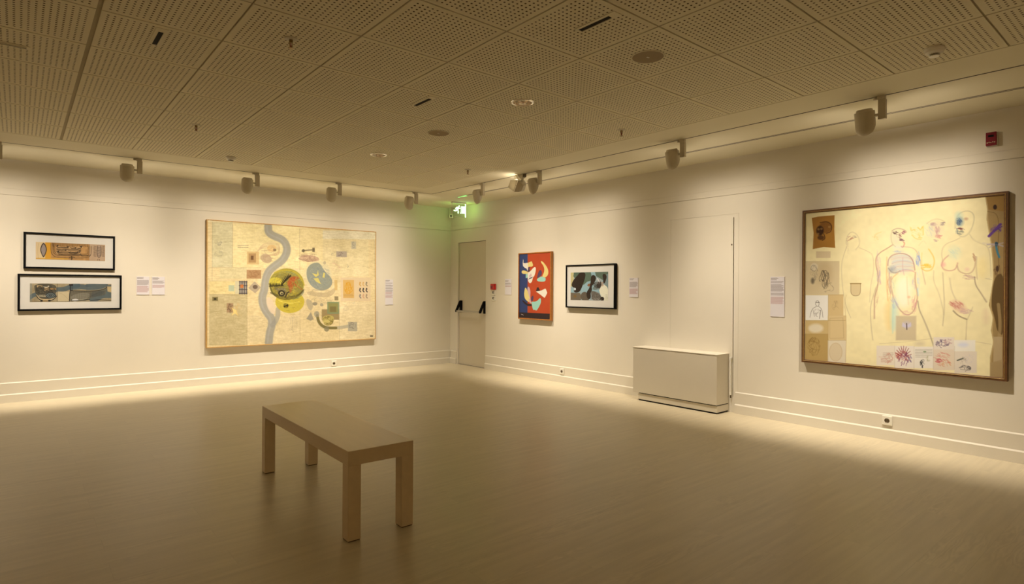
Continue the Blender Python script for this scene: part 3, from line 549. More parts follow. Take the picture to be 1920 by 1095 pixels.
    # ribcage
    el(285, 520, 105, 88, (214, 206, 178), .75, soft=9)
    for k in range(11): ch([(185+5*k, 470+14*k), (250, 452+13*k), (330, 455+13*k), (385, 478+11*k)], 4, ((150, 165, 172), (172, 130, 120), (190, 170, 140))[k % 3], .45)
    ch([(165, 540), (168, 480), (215, 442), (290, 436), (355, 455), (392, 510), (402, 580)], 5, (150, 100, 90), .75, 4); el(200, 575, 26, 24, (118, 128, 140), .6); ch([(175, 560), (200, 605), (250, 605), (275, 590)], 6, (120, 105, 95), .65)
    ch([(280, 590), (300, 575), (370, 580), (400, 600)], 5, (205, 130, 120), .6); ch([(255, 610), (215, 640), (205, 660)], 6, (215, 150, 80), .7); ht(205, 690, 14, 80, 14, 26, 1.4, 3, (165, 175, 160), .3); ht(392, 700, 12, 90, 14, 26, 1.6, 3, (175, 160, 170), .3)
    ch([(298, 470), (296, 560), (305, 620)], 5, (195, 140, 130), .5)
    # abdomen
    ch([(190, 640), (195, 740), (225, 850), (270, 930), (330, 975), (385, 950), (415, 880), (425, 790), (400, 680), (405, 600)], 5, (170, 120, 95), .6, 4); el(305, 770, 70, 130, (250, 240, 200), .55, soft=9)
    ht(225, 860, 26, 60, 22, 22, 1.0, 4, (175, 150, 165), .45); ht(395, 870, 24, 70, 24, 24, 1.8, 4, (215, 150, 130), .45); ht(330, 950, 50, 22, 22, 22, .1, 4, (215, 165, 140), .35); ch([(330, 640), (335, 760), (345, 880)], 10, (240, 200, 140), .35); el(350, 812, 9, 7, (215, 140, 85), .55, soft=3)
    ch([(240, 660), (220, 700), (228, 770)], 7, (205, 215, 150), .5); ch([(425, 740), (428, 800)], 8, (160, 200, 205), .55); ch([(430, 850), (435, 920), (480, 1010), (530, 1130), (575, 1260)], 4, (120, 105, 85), .7, 4)
    el(180, 960, 26, 130, (240, 200, 110), .6, soft=9); el(225, 960, 22, 130, (178, 216, 196), .65, soft=9); ch([(215, 880), (212, 1000), (216, 1120)], 7, (160, 205, 190), .5)
    # its head
    el(235, 300, 44, 60, (220, 208, 165), .6); ch([(205, 235), (245, 218), (300, 228), (322, 245)], 4, (120, 85, 80), .55); ht(232, 258, 24, 10, 14, 12, .5, 3.4, (90, 60, 50), .7); ht(298, 255, 16, 14, 14, 10, .2, 3, (130, 60, 80), .65); ht(262, 285, 22, 26, 16, 12, .8, 3.4, (150, 110, 85), .6)
    ht(285, 320, 20, 10, 16, 12, .2, 3.2, (110, 70, 80), .65); ch([(300, 335), (312, 355), (295, 385), (285, 375)], 4, (175, 60, 60), .7); ch([(200, 240), (188, 290), (205, 350), (230, 375)], 3, G, .6); el(255, 385, 40, 16, (190, 205, 195), .45); ht(250, 425, 50, 12, 16, 20, .1, 3.5, (160, 170, 175), .45)
    # yellow head and breast
    for P in ([(362, 210), (368, 240), (395, 225), (400, 240)], [(425, 215), (445, 235), (465, 205)], [(430, 270), (450, 290), (425, 300), (460, 302)], [(375, 280), (405, 312), (450, 316)], [(470, 205), (468, 280)]): ch(P, 5, (222, 180, 60), .8, 3)
    ht(420, 255, 50, 45, 24, 14, .3, 4, (232, 205, 120), .45); ch([(430, 370), (470, 320), (500, 350)], 3, (200, 180, 120), .5); ch([(520, 400), (560, 460), (572, 520), (545, 580), (490, 588), (455, 560)], 5, (222, 178, 70), .75, 4)
    ht(500, 545, 45, 20, 30, 18, .1, 5, (228, 188, 70), .55); ch([(460, 430), (452, 500), (470, 560)], 5, (228, 190, 90), .6); ch([(565, 590), (562, 680), (610, 780), (640, 900), (650, 960)], 3.5, G, .55)
    # pink-grey head
    ht(560, 185, 26, 16, 20, 14, .2, 3.4, (170, 130, 120), .55); ht(590, 230, 22, 36, 26, 14, 1.3, 4, (185, 120, 115), .5); ht(632, 182, 20, 14, 14, 14, -.4, 3, (130, 110, 105), .55); ht(600, 290, 28, 16, 20, 14, .1, 4, (205, 125, 105), .5); ht(580, 325, 20, 10, 10, 12, 0, 3, (150, 120, 115), .5)
    ht(520, 230, 34, 60, 26, 20, 1.0, 3, (160, 180, 170), .35); ch([(500, 180), (540, 150), (600, 138), (650, 160)], 3, G, .5); el(580, 230, 60, 70, (215, 195, 160), .35)
    # right-hand figure
    ch([(745, 220), (750, 140), (790, 85), (860, 65), (910, 100), (905, 180), (870, 260), (820, 300), (785, 285), (752, 245)], 3.5, (178, 165, 120), .6, 4); el(775, 120, 24, 34, (170, 205, 180), .6); el(785, 165, 26, 34, (96, 128, 136), .7, soft=5); ht(778, 165, 24, 28, 26, 12, .8, 3.4, (60, 78, 100), .55)
    el(838, 140, 14, 9, (165, 115, 85), .6, soft=3); ht(790, 225, 26, 8, 16, 14, .05, 3, (110, 60, 55), .7); ht(795, 258, 30, 18, 22, 14, .2, 3.4, (130, 130, 105), .5); ht(760, 235, 12, 26, 10, 12, 1.4, 3, (110, 125, 120), .45)
    ch([(790, 300), (740, 330), (680, 350), (640, 385), (628, 440), (640, 500), (628, 545)], 4, (165, 145, 105), .6); ch([(870, 270), (900, 320), (960, 350), (1020, 372), (1045, 430), (1052, 520), (1058, 640)], 3.5, (165, 148, 108), .55)
    ch([(690, 455), (645, 490), (628, 535), (645, 575), (700, 592), (755, 575), (765, 520)], 5, (185, 120, 100), .65, 4); el(645, 532, 16, 18, (228, 150, 135), .65, soft=4); ch([(765, 540), (775, 590), (830, 618), (885, 605), (915, 560), (920, 470)], 5, (178, 140, 105), .65, 4); el(850, 575, 16, 14, (225, 170, 145), .5, soft=4)
    el(740, 430, 55, 60, (208, 214, 165), .45); ht(740, 430, 50, 50, 20, 22, .8, 3, (185, 200, 170), .35); ht(905, 480, 16, 40, 14, 16, 1.2, 4, (170, 120, 80), .5); el(980, 560, 50, 90, (238, 205, 110), .3); ch([(930, 470), (925, 560), (935, 660)], 4, (175, 150, 110), .5)
    ht(870, 640, 50, 20, 26, 20, .2, 4, (190, 150, 125), .5); ch([(640, 600), (655, 760), (660, 900), (640, 1060)], 3.5, G, .6); ch([(700, 650), (715, 760), (760, 840)], 6, (185, 165, 120), .5); ch([(915, 640), (925, 710), (970, 780), (1020, 855)], 4, (125, 105, 80), .75, 4)
    el(780, 895, 70, 36, (212, 155, 125), .6, rot=.6, soft=6); ht(760, 880, 60, 30, 40, 18, .7, 4, (195, 120, 95), .5); ht(840, 935, 50, 22, 26, 18, .1, 4, (200, 160, 140), .5); ch([(735, 930), (780, 975), (850, 1002)], 4.5, (105, 85, 60), .85, 4); ch([(850, 1000), (848, 1100), (845, 1200)], 3, (145, 125, 90), .6); ch([(900, 900), (870, 970), (855, 1000)], 3, G, .5)
    el(1015, 980, 20, 60, (205, 160, 125), .3); ch([(1010, 655), (1060, 660)], 2.5, G, .5); ch([(980, 350), (1060, 360), (1110, 365)], 5, (190, 170, 165), .5)
    A.line([(480, 860), (620, 850), (760, 832), (1000, 850), (1075, 862)], 1.8, (176, 156, 112), .6, smooth=False)
    # pasted square and the row of notes at the bottom
    A.rect(568, 712, 676, 842, (200, 178, 132), .85, soft=2); A.ell(625, 760, 22, 20, (196, 182, 168), .8, soft=5); A.poly([(622, 762), (604, 745), (600, 768), (620, 775)], (205, 192, 190), .8); A.poly([(628, 762), (648, 745), (650, 768), (630, 775)], (205, 192, 190), .8); A.line([(625, 752), (626, 784)], 4.5, (50, 28, 36), .9)
    A.ell(695, 860, 26, 14, (215, 195, 145), .8, soft=6)
    for x0, y0, x1, y1, c in ((465, 870, 562, 975, (234, 216, 178)), (562, 872, 665, 990, (236, 220, 186)), (665, 875, 770, 990, (236, 222, 188)), (768, 825, 878, 905, (230, 212, 178)), (768, 890, 880, 1000, (226, 204, 164)), (878, 840, 990, 900, (238, 226, 192)), (880, 900, 998, 1015, (226, 208, 172))): A.rect(x0, y0, x1, y1, c, .95)
    for x in (562, 665, 768, 880): A.line([(x, 872), (x, 995)], 1.8, (195, 175, 140), .7, smooth=False)
    A.text(500, 905, 556, 935, 4, 2, (150, 120, 95), .6); A.text(490, 935, 552, 960, 3, 3, (170, 100, 80), .5); A.scrib(515, 935, 38, 30, 8, 2.2, (190, 110, 80), .6)
    A.hatch(605, 925, 36, 34, 50, 14, .7, 3.2, (175, 70, 50), .6); A.hatch(608, 940, 30, 40, 36, 12, 2, 3, (110, 50, 85), .55); A.hatch(640, 945, 14, 26, 12, 10, 1, 3, (70, 50, 90), .6); 
    for k in range(9): t = -2.8+k*.32; A.line([(608+14*math.cos(t), 930+18*math.sin(t)), (608+44*math.cos(t), 930+58*math.sin(t))], 3, (125, 35, 40), .75, smooth=False)
    A.text(672, 885, 762, 935, 6, 2, (110, 100, 80), .65); A.ell(722, 902, 8, 5, (105, 130, 80), .7); A.scrib(712, 965, 14, 22, 7, 3.5, (30, 30, 28), .8); A.scrib(742, 940, 12, 16, 4, 3, (150, 145, 85), .5)
    A.scrib(815, 860, 35, 22, 12, 3, (60, 40, 70), .65); A.scrib(845, 850, 22, 18, 8, 2.5, (130, 60, 80), .5); A.hatch(815, 945, 44, 40, 40, 10, .3, 3, (200, 90, 70), .55); A.hatch(830, 965, 34, 16, 16, 8, 1, 3, (210, 125, 65), .5); A.hatch(800, 950, 18, 10, 14, 8, 0, 4, (190, 70, 70), .6)
    A.ell(925, 865, 26, 12, (205, 205, 205), .6, soft=4); A.line([(895, 948), (925, 938)], 6, (40, 50, 35), .8); A.scrib(925, 950, 22, 20, 6, 1.8, (110, 100, 85), .5); A.scrib(935, 990, 32, 16, 12, 3, (60, 55, 50), .65); A.scrib(955, 940, 26, 24, 6, 1.8, (205, 190, 175), .6)
    return A

def art_comb():      # upper small print: leaf shape and combed labyrinth
    A = Art(320, 80, ((233, 180), (1043, 213), (1043, 400), (233, 382)), (166, 124, 70), ref=(226, 212, 180), seed=7)
    A.k *= 1.35
    A.noise(10, 22, (1, .9, .6)); A.rect(233, 176, 345, 384, (205, 180, 132), .95); A.rect(345, 180, 412, 386, (198, 142, 40), .95); A.rect(233, 368, 620, 384, (196, 148, 55), .8); A.rect(860, 205, 1043, 400, (172, 150, 125), .7)
    A.line([(265, 200), (255, 280), (262, 370)], 3, (170, 140, 95), .7)
    A.poly([(325, 186), (350, 215), (368, 270), (350, 325), (325, 370), (300, 325), (282, 270), (300, 215)], (52, 42, 32), .95, smooth=True)
    A.poly([(325, 203), (345, 230), (357, 270), (343, 318), (325, 350), (306, 318), (294, 270), (306, 230)], (142, 128, 116), .95, smooth=True)
    for k in range(46): x = 430+9.6*k; A.line([(x, 192), (x+A.rng.uniform(-3, 3), 225+A.rng.uniform(0, 12))], 3, (75, 52, 26), .7, smooth=False)
    for k, (d, c) in enumerate(((0, (60, 45, 25)), (13, (150, 115, 70)), (24, (55, 42, 26)), (38, (60, 45, 28)))):
        A.line([(412+d, 200), (412+d, 300-d*.2), (440+d, 345-d*.8), (500, 364-d), (640, 368-d*1.1), (830, 366-d*1.1), (868-d*.7, 350-d), (884-d, 310-d*.3), (886-d, 232)], 4, c, .8)
    A.rect(470, 235, 760, 325, (188, 160, 118), .35)
    for y0, x0, x1 in ((236, 480, 620), (262, 480, 740), (292, 478, 730), (318, 500, 760), (246, 640, 770), (300, 620, 730), (330, 760, 870)):
        A.line([(x0, y0), (x0+20, y0+10), ((x0+x1)/2, y0+7), (x1-20, y0+12), (x1, y0)], 5, (50, 38, 24), .85); A.line([(x0+8, y0+14), ((x0+x1)/2, y0+20), (x1-8, y0+14)], 3, (80, 60, 36), .7)
    for x, y in ((490, 225), (500, 290), (610, 240), (745, 285), (765, 235), (585, 275), (700, 250)): A.ell(x, y, 12, 8, (48, 36, 24), .85); A.ell(x+16, y+6, 5, 4, (205, 180, 130), .8)
    A.scrib(620, 280, 150, 50, 26, 2.5, (70, 52, 32), .5); A.line([(655, 350), (660, 372), (652, 392)], 8, (40, 30, 20), .9); A.line([(630, 360), (655, 352), (690, 360)], 5, (40, 30, 20), .8)
    for x in (925, 1020):
        A.line([(x, 225), (x, 345)], 3, (85, 68, 50), .8, smooth=False)
        for k in range(9): A.line([(x-20, 228+14*k), (x+18, 236+14*k)], 3, (80, 64, 48), .75, smooth=False)
    A.poly([(955, 215), (992, 215), (1000, 300), (990, 350), (970, 364), (950, 345), (945, 290)], (150, 128, 105), .8, smooth=True); A.line([(955, 225), (948, 300), (955, 345), (972, 362), (990, 345), (998, 300), (992, 225)], 5, (60, 48, 36), .85)
    for k in range(6): A.line([(958, 240+18*k), (985, 246+18*k)], 3.5, (75, 60, 44), .8, smooth=False)
    A.line([(955, 390), (962, 378)], 4, (60, 46, 36), .8, smooth=False); A.line([(978, 392), (978, 380)], 4, (60, 46, 36), .8, smooth=False)
    A.line([(233, 178), (1043, 212), (1043, 400), (233, 382), (233, 178)], 4, (198, 140, 50), .7, smooth=False)
    return A

def art_net():       # lower small print: bull-like face and fishing net
    A = Art(360, 80, ((163, 667), (1117, 670), (1117, 875), (163, 880)), (150, 134, 98), ref=(228, 214, 182), seed=8)
    A.k *= 1.35
    A.noise(14, 26, (1, 1, .9)); A.noise(5, 12)
    for p, w in (([(163, 830), (210, 800), (250, 790)], 34), ([(470, 740), (560, 735), (640, 700), (720, 690)], 40), ([(640, 720), (760, 700), (900, 730), (1110, 710)], 44), ([(900, 850), (1000, 790), (1117, 790)], 70), ([(820, 690), (940, 680), (1060, 675)], 22)): A.line(p, w, (70, 84, 86), .8)
    A.rect(163, 668, 190, 876, (120, 122, 108), .5); A.poly([(1065, 700), (1117, 700), (1117, 770), (1070, 760)], (200, 170, 110), .8)
    A.poly([(215, 672), (460, 672), (470, 750), (455, 800), (420, 850), (280, 850), (235, 800), (215, 740)], (66, 62, 48), .8, smooth=True)
    A.rect(245, 690, 310, 720, (190, 160, 105), .85); A.rect(330, 712, 380, 752, (185, 152, 100), .8); A.rect(395, 722, 465, 742, (176, 132, 72), .7); A.line([(320, 705), (350, 715), (380, 700)], 7, (225, 215, 185), .8)
    A.scrib(340, 740, 110, 55, 22, 5, (36, 34, 28), .6); A.line([(240, 800), (275, 845), (340, 856), (420, 850), (462, 810)], 9, (190, 165, 118), .85); A.line([(236, 806), (270, 856), (340, 868), (430, 862), (470, 812)], 6, (28, 28, 26), .9)
    A.ell(402, 806, 62, 34, (60, 72, 74), .95); 
    for r, c in ((56, (22, 24, 26)), (48, (125, 132, 120)), (38, (24, 26, 28)), (30, (110, 118, 110)), (20, (20, 22, 24)), (12, (120, 124, 112)), (6, (20, 20, 20))): A.ell(400, 806, r, r*.55, c, .9)
    for k in range(6): A.poly([(262+14*k, 815+k), (270+14*k, 795), (276+14*k, 820+k)], (205, 190, 150), .75)
    A.rect(285, 855, 310, 876, (24, 24, 22), .9); A.rect(375, 855, 400, 876, (24, 24, 22), .9); A.rect(310, 858, 372, 878, (160, 130, 80), .7)
    A.rect(478, 760, 615, 872, (200, 182, 138), .7); A.line([(478, 670), (478, 875)], 4, (70, 58, 42), .7, smooth=False); A.line([(485, 770), (560, 800), (610, 860)], 2.5, (150, 130, 95), .6)
    A.rect(614, 676, 660, 694, (30, 28, 26), .95); A.line([(628, 690), (630, 740), (622, 800), (620, 872)], 8, (34, 32, 28), .9); A.line([(648, 690), (650, 735)], 5, (46, 42, 36), .8)
    A.poly([(630, 742), (860, 748), (1000, 742), (1062, 715), (1050, 790), (900, 830), (800, 868), (630, 872)], (96, 92, 74), .7); A.poly([(630, 800), (860, 760), (850, 850), (640, 870)], (176, 168, 140), .5, smooth=True)
    A.line([(632, 748), (760, 752), (900, 752), (1000, 742), (1062, 708)], 7, (36, 32, 26), .9); A.line([(660, 744), (900, 746), (990, 738), (1050, 712)], 3, (205, 180, 125), .8)
    for k in range(34): x = 640+12*k; A.line([(x, 754), (x-4, 800), (x-2, 868-k*2.0)], 2.6, (56, 52, 44), .75)
    for k in range(7): A.line([(636, 766+14*k), (820, 764+13*k), (1050-k*24, 752+8*k)], 2.2, (66, 60, 50), .65)
    A.poly([(870, 755), (1010, 750), (1040, 780), (880, 840)], (70, 74, 70), .5, smooth=True); A.poly([(640, 855), (700, 840), (740, 866), (660, 876)], (215, 210, 195), .8, smooth=True); A.line([(640, 868), (760, 862), (860, 850)], 5, (24, 28, 32), .85)
    A.line([(870, 866), (980, 852), (1117, 868)], 6, (50, 46, 40), .7); A.line([(1062, 672), (1064, 760)], 3, (80, 66, 48), .7, smooth=False); A.line([(824, 672), (824, 745)], 2.5, (80, 78, 70), .7, smooth=False)
    return A

def art_red():
    A = Art(200, 380, ((100, 90), (525, 68), (538, 1012), (92, 985)), (190, 72, 34), ref=(240, 222, 186), seed=2)
    blue = (52, 66, 104); cream = (238, 222, 190); yel = (232, 206, 120); aqua = (160, 206, 176); pink = (212, 172, 160); blk = (52, 36, 34); plum = (88, 66, 86)
    A.noise(30, 5); A.rect(80, 60, 214, 1030, blue); A.poly([(80, 905), (560, 925), (560, 1040), (80, 1030)], blk)
    A.rect(95, 80, 108, 1000, (40, 40, 60), .5)
    A.poly([(152, 150), (158, 180), (155, 205), (175, 212), (215, 205), (225, 250), (215, 320), (198, 285), (172, 272), (150, 250), (146, 215)], cream, smooth=False)
    A.poly([(215, 205), (250, 192), (272, 186), (278, 205), (290, 235), (285, 252), (262, 262), (240, 258), (218, 268)], yel, smooth=True)
    A.poly([(222, 268), (244, 264), (242, 305), (250, 328), (218, 330), (216, 300)], plum); A.rect(220, 310, 248, 328, blk, .9)
    A.poly([(130, 325), (145, 308), (170, 310), (200, 322), (218, 330), (222, 358), (180, 358), (150, 358), (132, 345)], yel, smooth=True)
    A.poly([(188, 358), (214, 355), (214, 410), (188, 418)], aqua)
    A.poly([(214, 335), (250, 325), (290, 275), (318, 262), (330, 285), (322, 340), (305, 395), (290, 400), (275, 470), (248, 492), (225, 470), (215, 430)], cream, smooth=True)
    A.poly([(232, 385), (262, 350), (272, 385), (240, 412)], pink, .9); A.poly([(222, 440), (235, 422), (262, 405), (290, 398), (268, 420), (240, 430)], (70, 62, 90), smooth=False)
    A.poly([(392, 184), (415, 188), (450, 225), (485, 275), (500, 320), (498, 370), (470, 405), (440, 408), (412, 395), (440, 340), (445, 290), (425, 240), (400, 210)], yel, smooth=True)
    A.poly([(340, 425), (352, 370), (372, 315), (390, 304), (408, 320), (412, 365), (390, 395)], plum, smooth=True)
    A.poly([(342, 430), (380, 405), (410, 392), (440, 410), (462, 408), (465, 450), (445, 468), (375, 466), (345, 455)], aqua, smooth=True)
    A.poly([(330, 602), (345, 550), (365, 545), (388, 590), (385, 600)], blk); A.poly([(330, 604), (410, 590), (455, 565), (468, 568), (490, 625), (458, 692), (445, 692), (400, 655)], cream)
    A.poly([(208, 570), (222, 528), (240, 550), (256, 600), (252, 680), (260, 740), (235, 700), (222, 640)], pink, smooth=True); A.poly([(196, 480), (212, 520), (212, 560), (200, 540)], plum, .8)
    A.poly([(182, 545), (205, 570), (225, 640), (250, 720), (240, 760), (205, 740), (172, 700), (164, 640), (172, 580)], yel, smooth=True); A.poly([(225, 700), (262, 735), (268, 775), (245, 775)], pink)
    A.poly([(132, 728), (165, 740), (205, 775), (272, 785), (272, 815), (215, 812), (165, 775)], blk, smooth=False); A.poly([(262, 690), (290, 655), (300, 690), (290, 745), (262, 742)], plum, smooth=True)
    A.poly([(262, 748), (330, 752), (368, 722), (385, 696), (402, 705), (405, 760), (380, 820), (352, 868), (335, 882), (318, 865), (305, 875), (288, 860), (278, 800)], aqua, smooth=True)
    A.line([(122, 930), (135, 942), (145, 934), (155, 950)], 5, (225, 205, 185), .8)
    return A

def art_dark():
    A = Art(280, 210, ((163, 258), (862, 250), (862, 780), (165, 770)), (150, 165, 158), ref=(244, 226, 190), seed=4)
    gr = (88, 104, 82); bl = (146, 172, 168); dk = (46, 34, 24); tp = (112, 98, 76); cr = (232, 222, 186)
    A.rect(155, 240, 225, 520, (196, 180, 120)); A.poly([(225, 250), (440, 250), (560, 255), (540, 440), (430, 500), (300, 420), (215, 330)], gr)
    A.poly([(540, 250), (650, 250), (640, 330), (560, 330)], bl); A.poly([(620, 250), (870, 250), (850, 330), (760, 400), (640, 330)], (92, 106, 84)); A.poly([(830, 300), (870, 290), (870, 560), (800, 490)], (128, 142, 134))
    A.poly([(175, 560), (230, 560), (220, 640), (165, 640)], bl); A.poly([(350, 600), (400, 500), (480, 430), (560, 410), (620, 560), (740, 600), (740, 720), (640, 660), (520, 640), (400, 640)], bl)
    A.poly([(230, 550), (265, 545), (275, 600), (235, 610)], (206, 205, 190)); A.poly([(470, 490), (535, 455), (545, 510), (500, 525)], (142, 92, 58), smooth=True)
    A.poly([(290, 320), (330, 262), (435, 258), (448, 330), (400, 480), (365, 570), (330, 625), (250, 640), (215, 590), (268, 590), (265, 545), (215, 540), (178, 500), (200, 430), (240, 370)], dk, smooth=True)
    A.poly([(165, 632), (260, 640), (340, 640), (370, 690), (360, 775), (165, 775)], tp); A.ell(250, 700, 26, 22, (130, 92, 40), .8, soft=6)
    A.poly([(360, 650), (430, 610), (480, 640), (500, 740), (520, 780), (360, 778)], (98, 86, 68), smooth=True)
    A.poly([(545, 340), (575, 305), (625, 318), (645, 380), (600, 470), (560, 520), (570, 590), (540, 640), (550, 720), (520, 760), (480, 740), (462, 660), (480, 600), (515, 560), (540, 460)], dk, smooth=True)
    A.poly([(755, 320), (775, 285), (815, 300), (840, 340), (815, 420), (795, 475), (770, 450), (770, 380)], dk, smooth=True)
    A.poly([(570, 560), (640, 470), (720, 440), (740, 540), (690, 570), (610, 590)], (104, 110, 98), .8, smooth=True)
    A.poly([(640, 500), (690, 420), (735, 430), (740, 500), (720, 560), (660, 540)], (58, 46, 36), .9, smooth=True)
    A.scrib(665, 490, 70, 60, 26, 5, (44, 36, 30), .75); A.scrib(690, 420, 50, 60, 14, 3.5, (205, 190, 165), .6); A.line([(665, 375), (690, 410), (702, 440)], 11, (242, 226, 208), .95); A.line([(690, 410), (740, 400)], 6, (190, 130, 110), .6)
    A.poly([(545, 610), (600, 600), (680, 640), (740, 700), (750, 775), (560, 778), (560, 700)], (108, 98, 82), .95, smooth=True); A.scrib(640, 690, 80, 70, 40, 3, (60, 50, 40), .5); A.scrib(640, 690, 80, 70, 22, 2.5, (180, 172, 150), .5)
    A.poly([(700, 590), (735, 510), (780, 480), (845, 530), (868, 600), (868, 785), (790, 785), (780, 715), (740, 710), (715, 650)], cr, smooth=False)
    A.ell(755, 745, 36, 34, dk, .98); A.poly([(735, 440), (775, 440), (780, 510), (742, 522)], (176, 142, 112), .7)
    for k in range(9): A.ell(530+26*k, 755+A.rng.uniform(-6, 6), 6, 5, (208, 202, 180), .7)
    A.text(815, 660, 860, 775, 5, 6, (140, 135, 110), .6); A.noise(4, 7)
    return A

# ------------------------------------------------------------------ framed works on the walls
def picture(side, u0, u1, z0, z1, d, t, fmat, art, label, name='framed_print', mat_rect=None, inset=.012, matmat=None, spec=.3):
    cu, cz = (u0+u1)/2, (z0+z1)/2; W_, H_ = u1-u0, z1-z0
    t0 = empty(name, wloc(side, cu, 0, z0), RZ[side], label, 'painting' if name == 'painting' else 'framed print')
    bm = frame_mesh(W_, H_, d, t); bmesh.ops.translate(bm, verts=bm.verts, vec=(0, 0, H_/2)); obj('frame', bm, fmat, t0)
    bm = BOX(-W_/2+t, W_/2-t, -d+inset+.004, -.004, t, H_-t); obj('backing_board', bm, m_dark if mat_rect is None else m_mount, t0)
    if mat_rect:
        a0, a1, b0, b1 = mat_rect          # window of the mount, in wall coordinates
        art.build('print', t0, a1-a0, b1-b0, -d+inset+.0022, rough=.6, cx=(a0+a1)/2-cu, cz=(b0+b1)/2-z0, spec=spec)
    else: art.build('canvas', t0, W_-2*t, H_-2*t, -d+inset, rough=.62, cz=H_/2, spec=spec)
    return t0
m_refl = mat('satin_reflector', (.95, .92, .86), .12, metal=.9, noise=.01)
m_ring = mat('downlight_ring', (.96, .93, .87), .22, metal=.8, noise=.01)
m_mount = mat('mount_board', (.66, .665, .66), .75, noise=.01)
p = picture('L', -6.026, -5.015, 1.054, 1.487, .03, .021, m_black, art_net(), 'black framed print of netted boat and spiral eye, lower of the pair at far left', mat_rect=(-5.915, -5.123, 1.160, 1.376))
p = picture('L', -5.975, -5.087, 1.550, 1.976, .03, .021, m_black, art_comb(), 'black framed print with grey leaf shape, upper of the pair at far left', mat_rect=(-5.862, -5.190, 1.663, 1.864))
p = picture('L', -4.043, -1.506, .507, 2.274, .05, .012, m_oak, art_big(), 'large pale yellow map-like painting with winding grey river, thin oak frame, on the left wall', name='painting', inset=.004)
p = picture('R', 1.946, 2.678, .882, 1.899, .05, .016, m_orange, art_red(), 'tall red and blue abstract painting with cream and yellow shapes in orange wood frame', name='painting', inset=.010)
p = picture('R', 2.984, 3.884, 1.085, 1.686, .05, .017, m_black, art_dark(), 'black framed abstract print of dark brown and teal blots beside the red painting', mat_rect=(3.072, 3.762, 1.195, 1.579))
nude = picture('R', 6.284, 7.875, .632, 2.135, .05, .028, m_walnut, art_nude(), 'largest right wall painting, cream ground with chalk nude figures and pasted brown papers, dark frame', name='painting', inset=.010)
bm = frame_mesh(1.591-.030, 1.503-.030, .0535, .006); bmesh.ops.translate(bm, verts=bm.verts, vec=(0, 0, 1.503/2)); obj('frame_inner_edge', bm, m_gilt, nude)

# ------------------------------------------------------------------ wall texts
def card(side, u0, u1, z0, z1, blocks, label, seed):
    w, h = 90, int(90*(z1-z0)/(u1-u0)); W_ = u1-u0; H_ = z1-z0
    A = Art(w, h, ((0, 0), (100, 0), (100, 100*H_/W_), (0, 100*H_/W_)), (222, 206, 186), ref=(222, 203, 166), seed=seed)
    y = 3; hh = 100*H_/W_
    for kind, f0, f1 in blocks:
        c = {'t': (120, 105, 92), 'g': (128, 112, 100), 'p': (168, 118, 104)}[kind]
        rows = max(1, int((f1-f0)*hh/4.2)); A.text(5, f0*hh, (55 if kind == 't' else 94), f1*hh, rows, 2.4, c, .75)
    t0 = empty('wall_text_card', wloc(side, (u0+u1)/2, 0, z0), RZ[side], label, 'label', 'exhibition text cards on the walls')
    obj('card', BOX(-W_/2, W_/2, -.006, 0, 0, H_), m_card, t0)
    A.build('printed_text', t0, W_-.002, H_-.002, -.0066, rough=.8, cz=H_/2, spec=.1)
card('L', -4.853, -4.710, 1.240, 1.478, (('t', .03, .14), ('g', .19, .47), ('p', .51, .86)), 'white text card right of the black framed prints, left one of two side by side', 11)
card('L', -4.681, -4.534, 1.240, 1.478, (('t', .04, .17), ('g', .22, .38), ('p', .44, .62)), 'white text card right of the black framed prints, right one of two side by side', 12)
card('L', -1.314, -1.166, 1.066, 1.492, (('t', .02, .08), ('g', .12, .17), ('g', .2, .28), ('g', .31, .39), ('g', .42, .48), ('p', .49, .59), ('p', .62, .72)), 'tall narrow text card right of the pale yellow river painting, near the corner', 13)
card('R', 1.571, 1.732, 1.251, 1.507, (('t', .1, .18), ('g', .24, .36), ('p', .42, .5)), 'small text card between the emergency door and the red painting', 14)
card('R', 4.090, 4.232, 1.246, 1.493, (('t', .03, .12), ('g', .2, .48), ('p', .55, .84)), 'small text card right of the black framed blot print, above the cabinet', 15)
card('R', 5.942, 6.091, 1.070, 1.484, (('t', .02, .09), ('g', .11, .16), ('g', .19, .37), ('g', .4, .47), ('p', .5, .68)), 'tall narrow text card left of the nude figures painting on the right wall', 16)

# ------------------------------------------------------------------ sockets, switches, alarm
def socket(side, u, z, n, label):
    t0 = empty('wall_socket', wloc(side, u, n, z), RZ[side], label, 'socket', 'power sockets in the skirting')
    bm = bmesh.new(); box(bm, -.042, .042, -.014, .001, -.042, .042, bev=.006); obj('face_plate', bm, m_plast, t0)
    bm = bmesh.new(); cyl(bm, (0, -.0138, 0), (0, -.0146, 0), .021, seg=24); obj('socket_well', bm, m_hole, t0)
    for x in (-.0095, .0095): bm = bmesh.new(); cyl(bm, (x, -.0140, 0), (x, -.0152, 0), .003, seg=10); obj('pin_hole', bm, m_dark, t0)
    bm = bmesh.new(); box(bm, -.003, .003, -.0165, -.0138, .014, .021); obj('earth_clip', bm, m_metal, t0)
    bm = bmesh.new(); box(bm, -.003, .003, -.0165, -.0138, -.021, -.014); obj('earth_clip', bm, m_metal, t0)
socket('L', -2.209, .158, .014, 'small white power socket on the left wall skirting below the river painting')
socket('R', 2.893, .162, .014, 'small white power socket in the skirting between red painting and cabinet')
socket('R', 7.033, .176, .014, 'white power socket in the skirting below the nude figures painting')

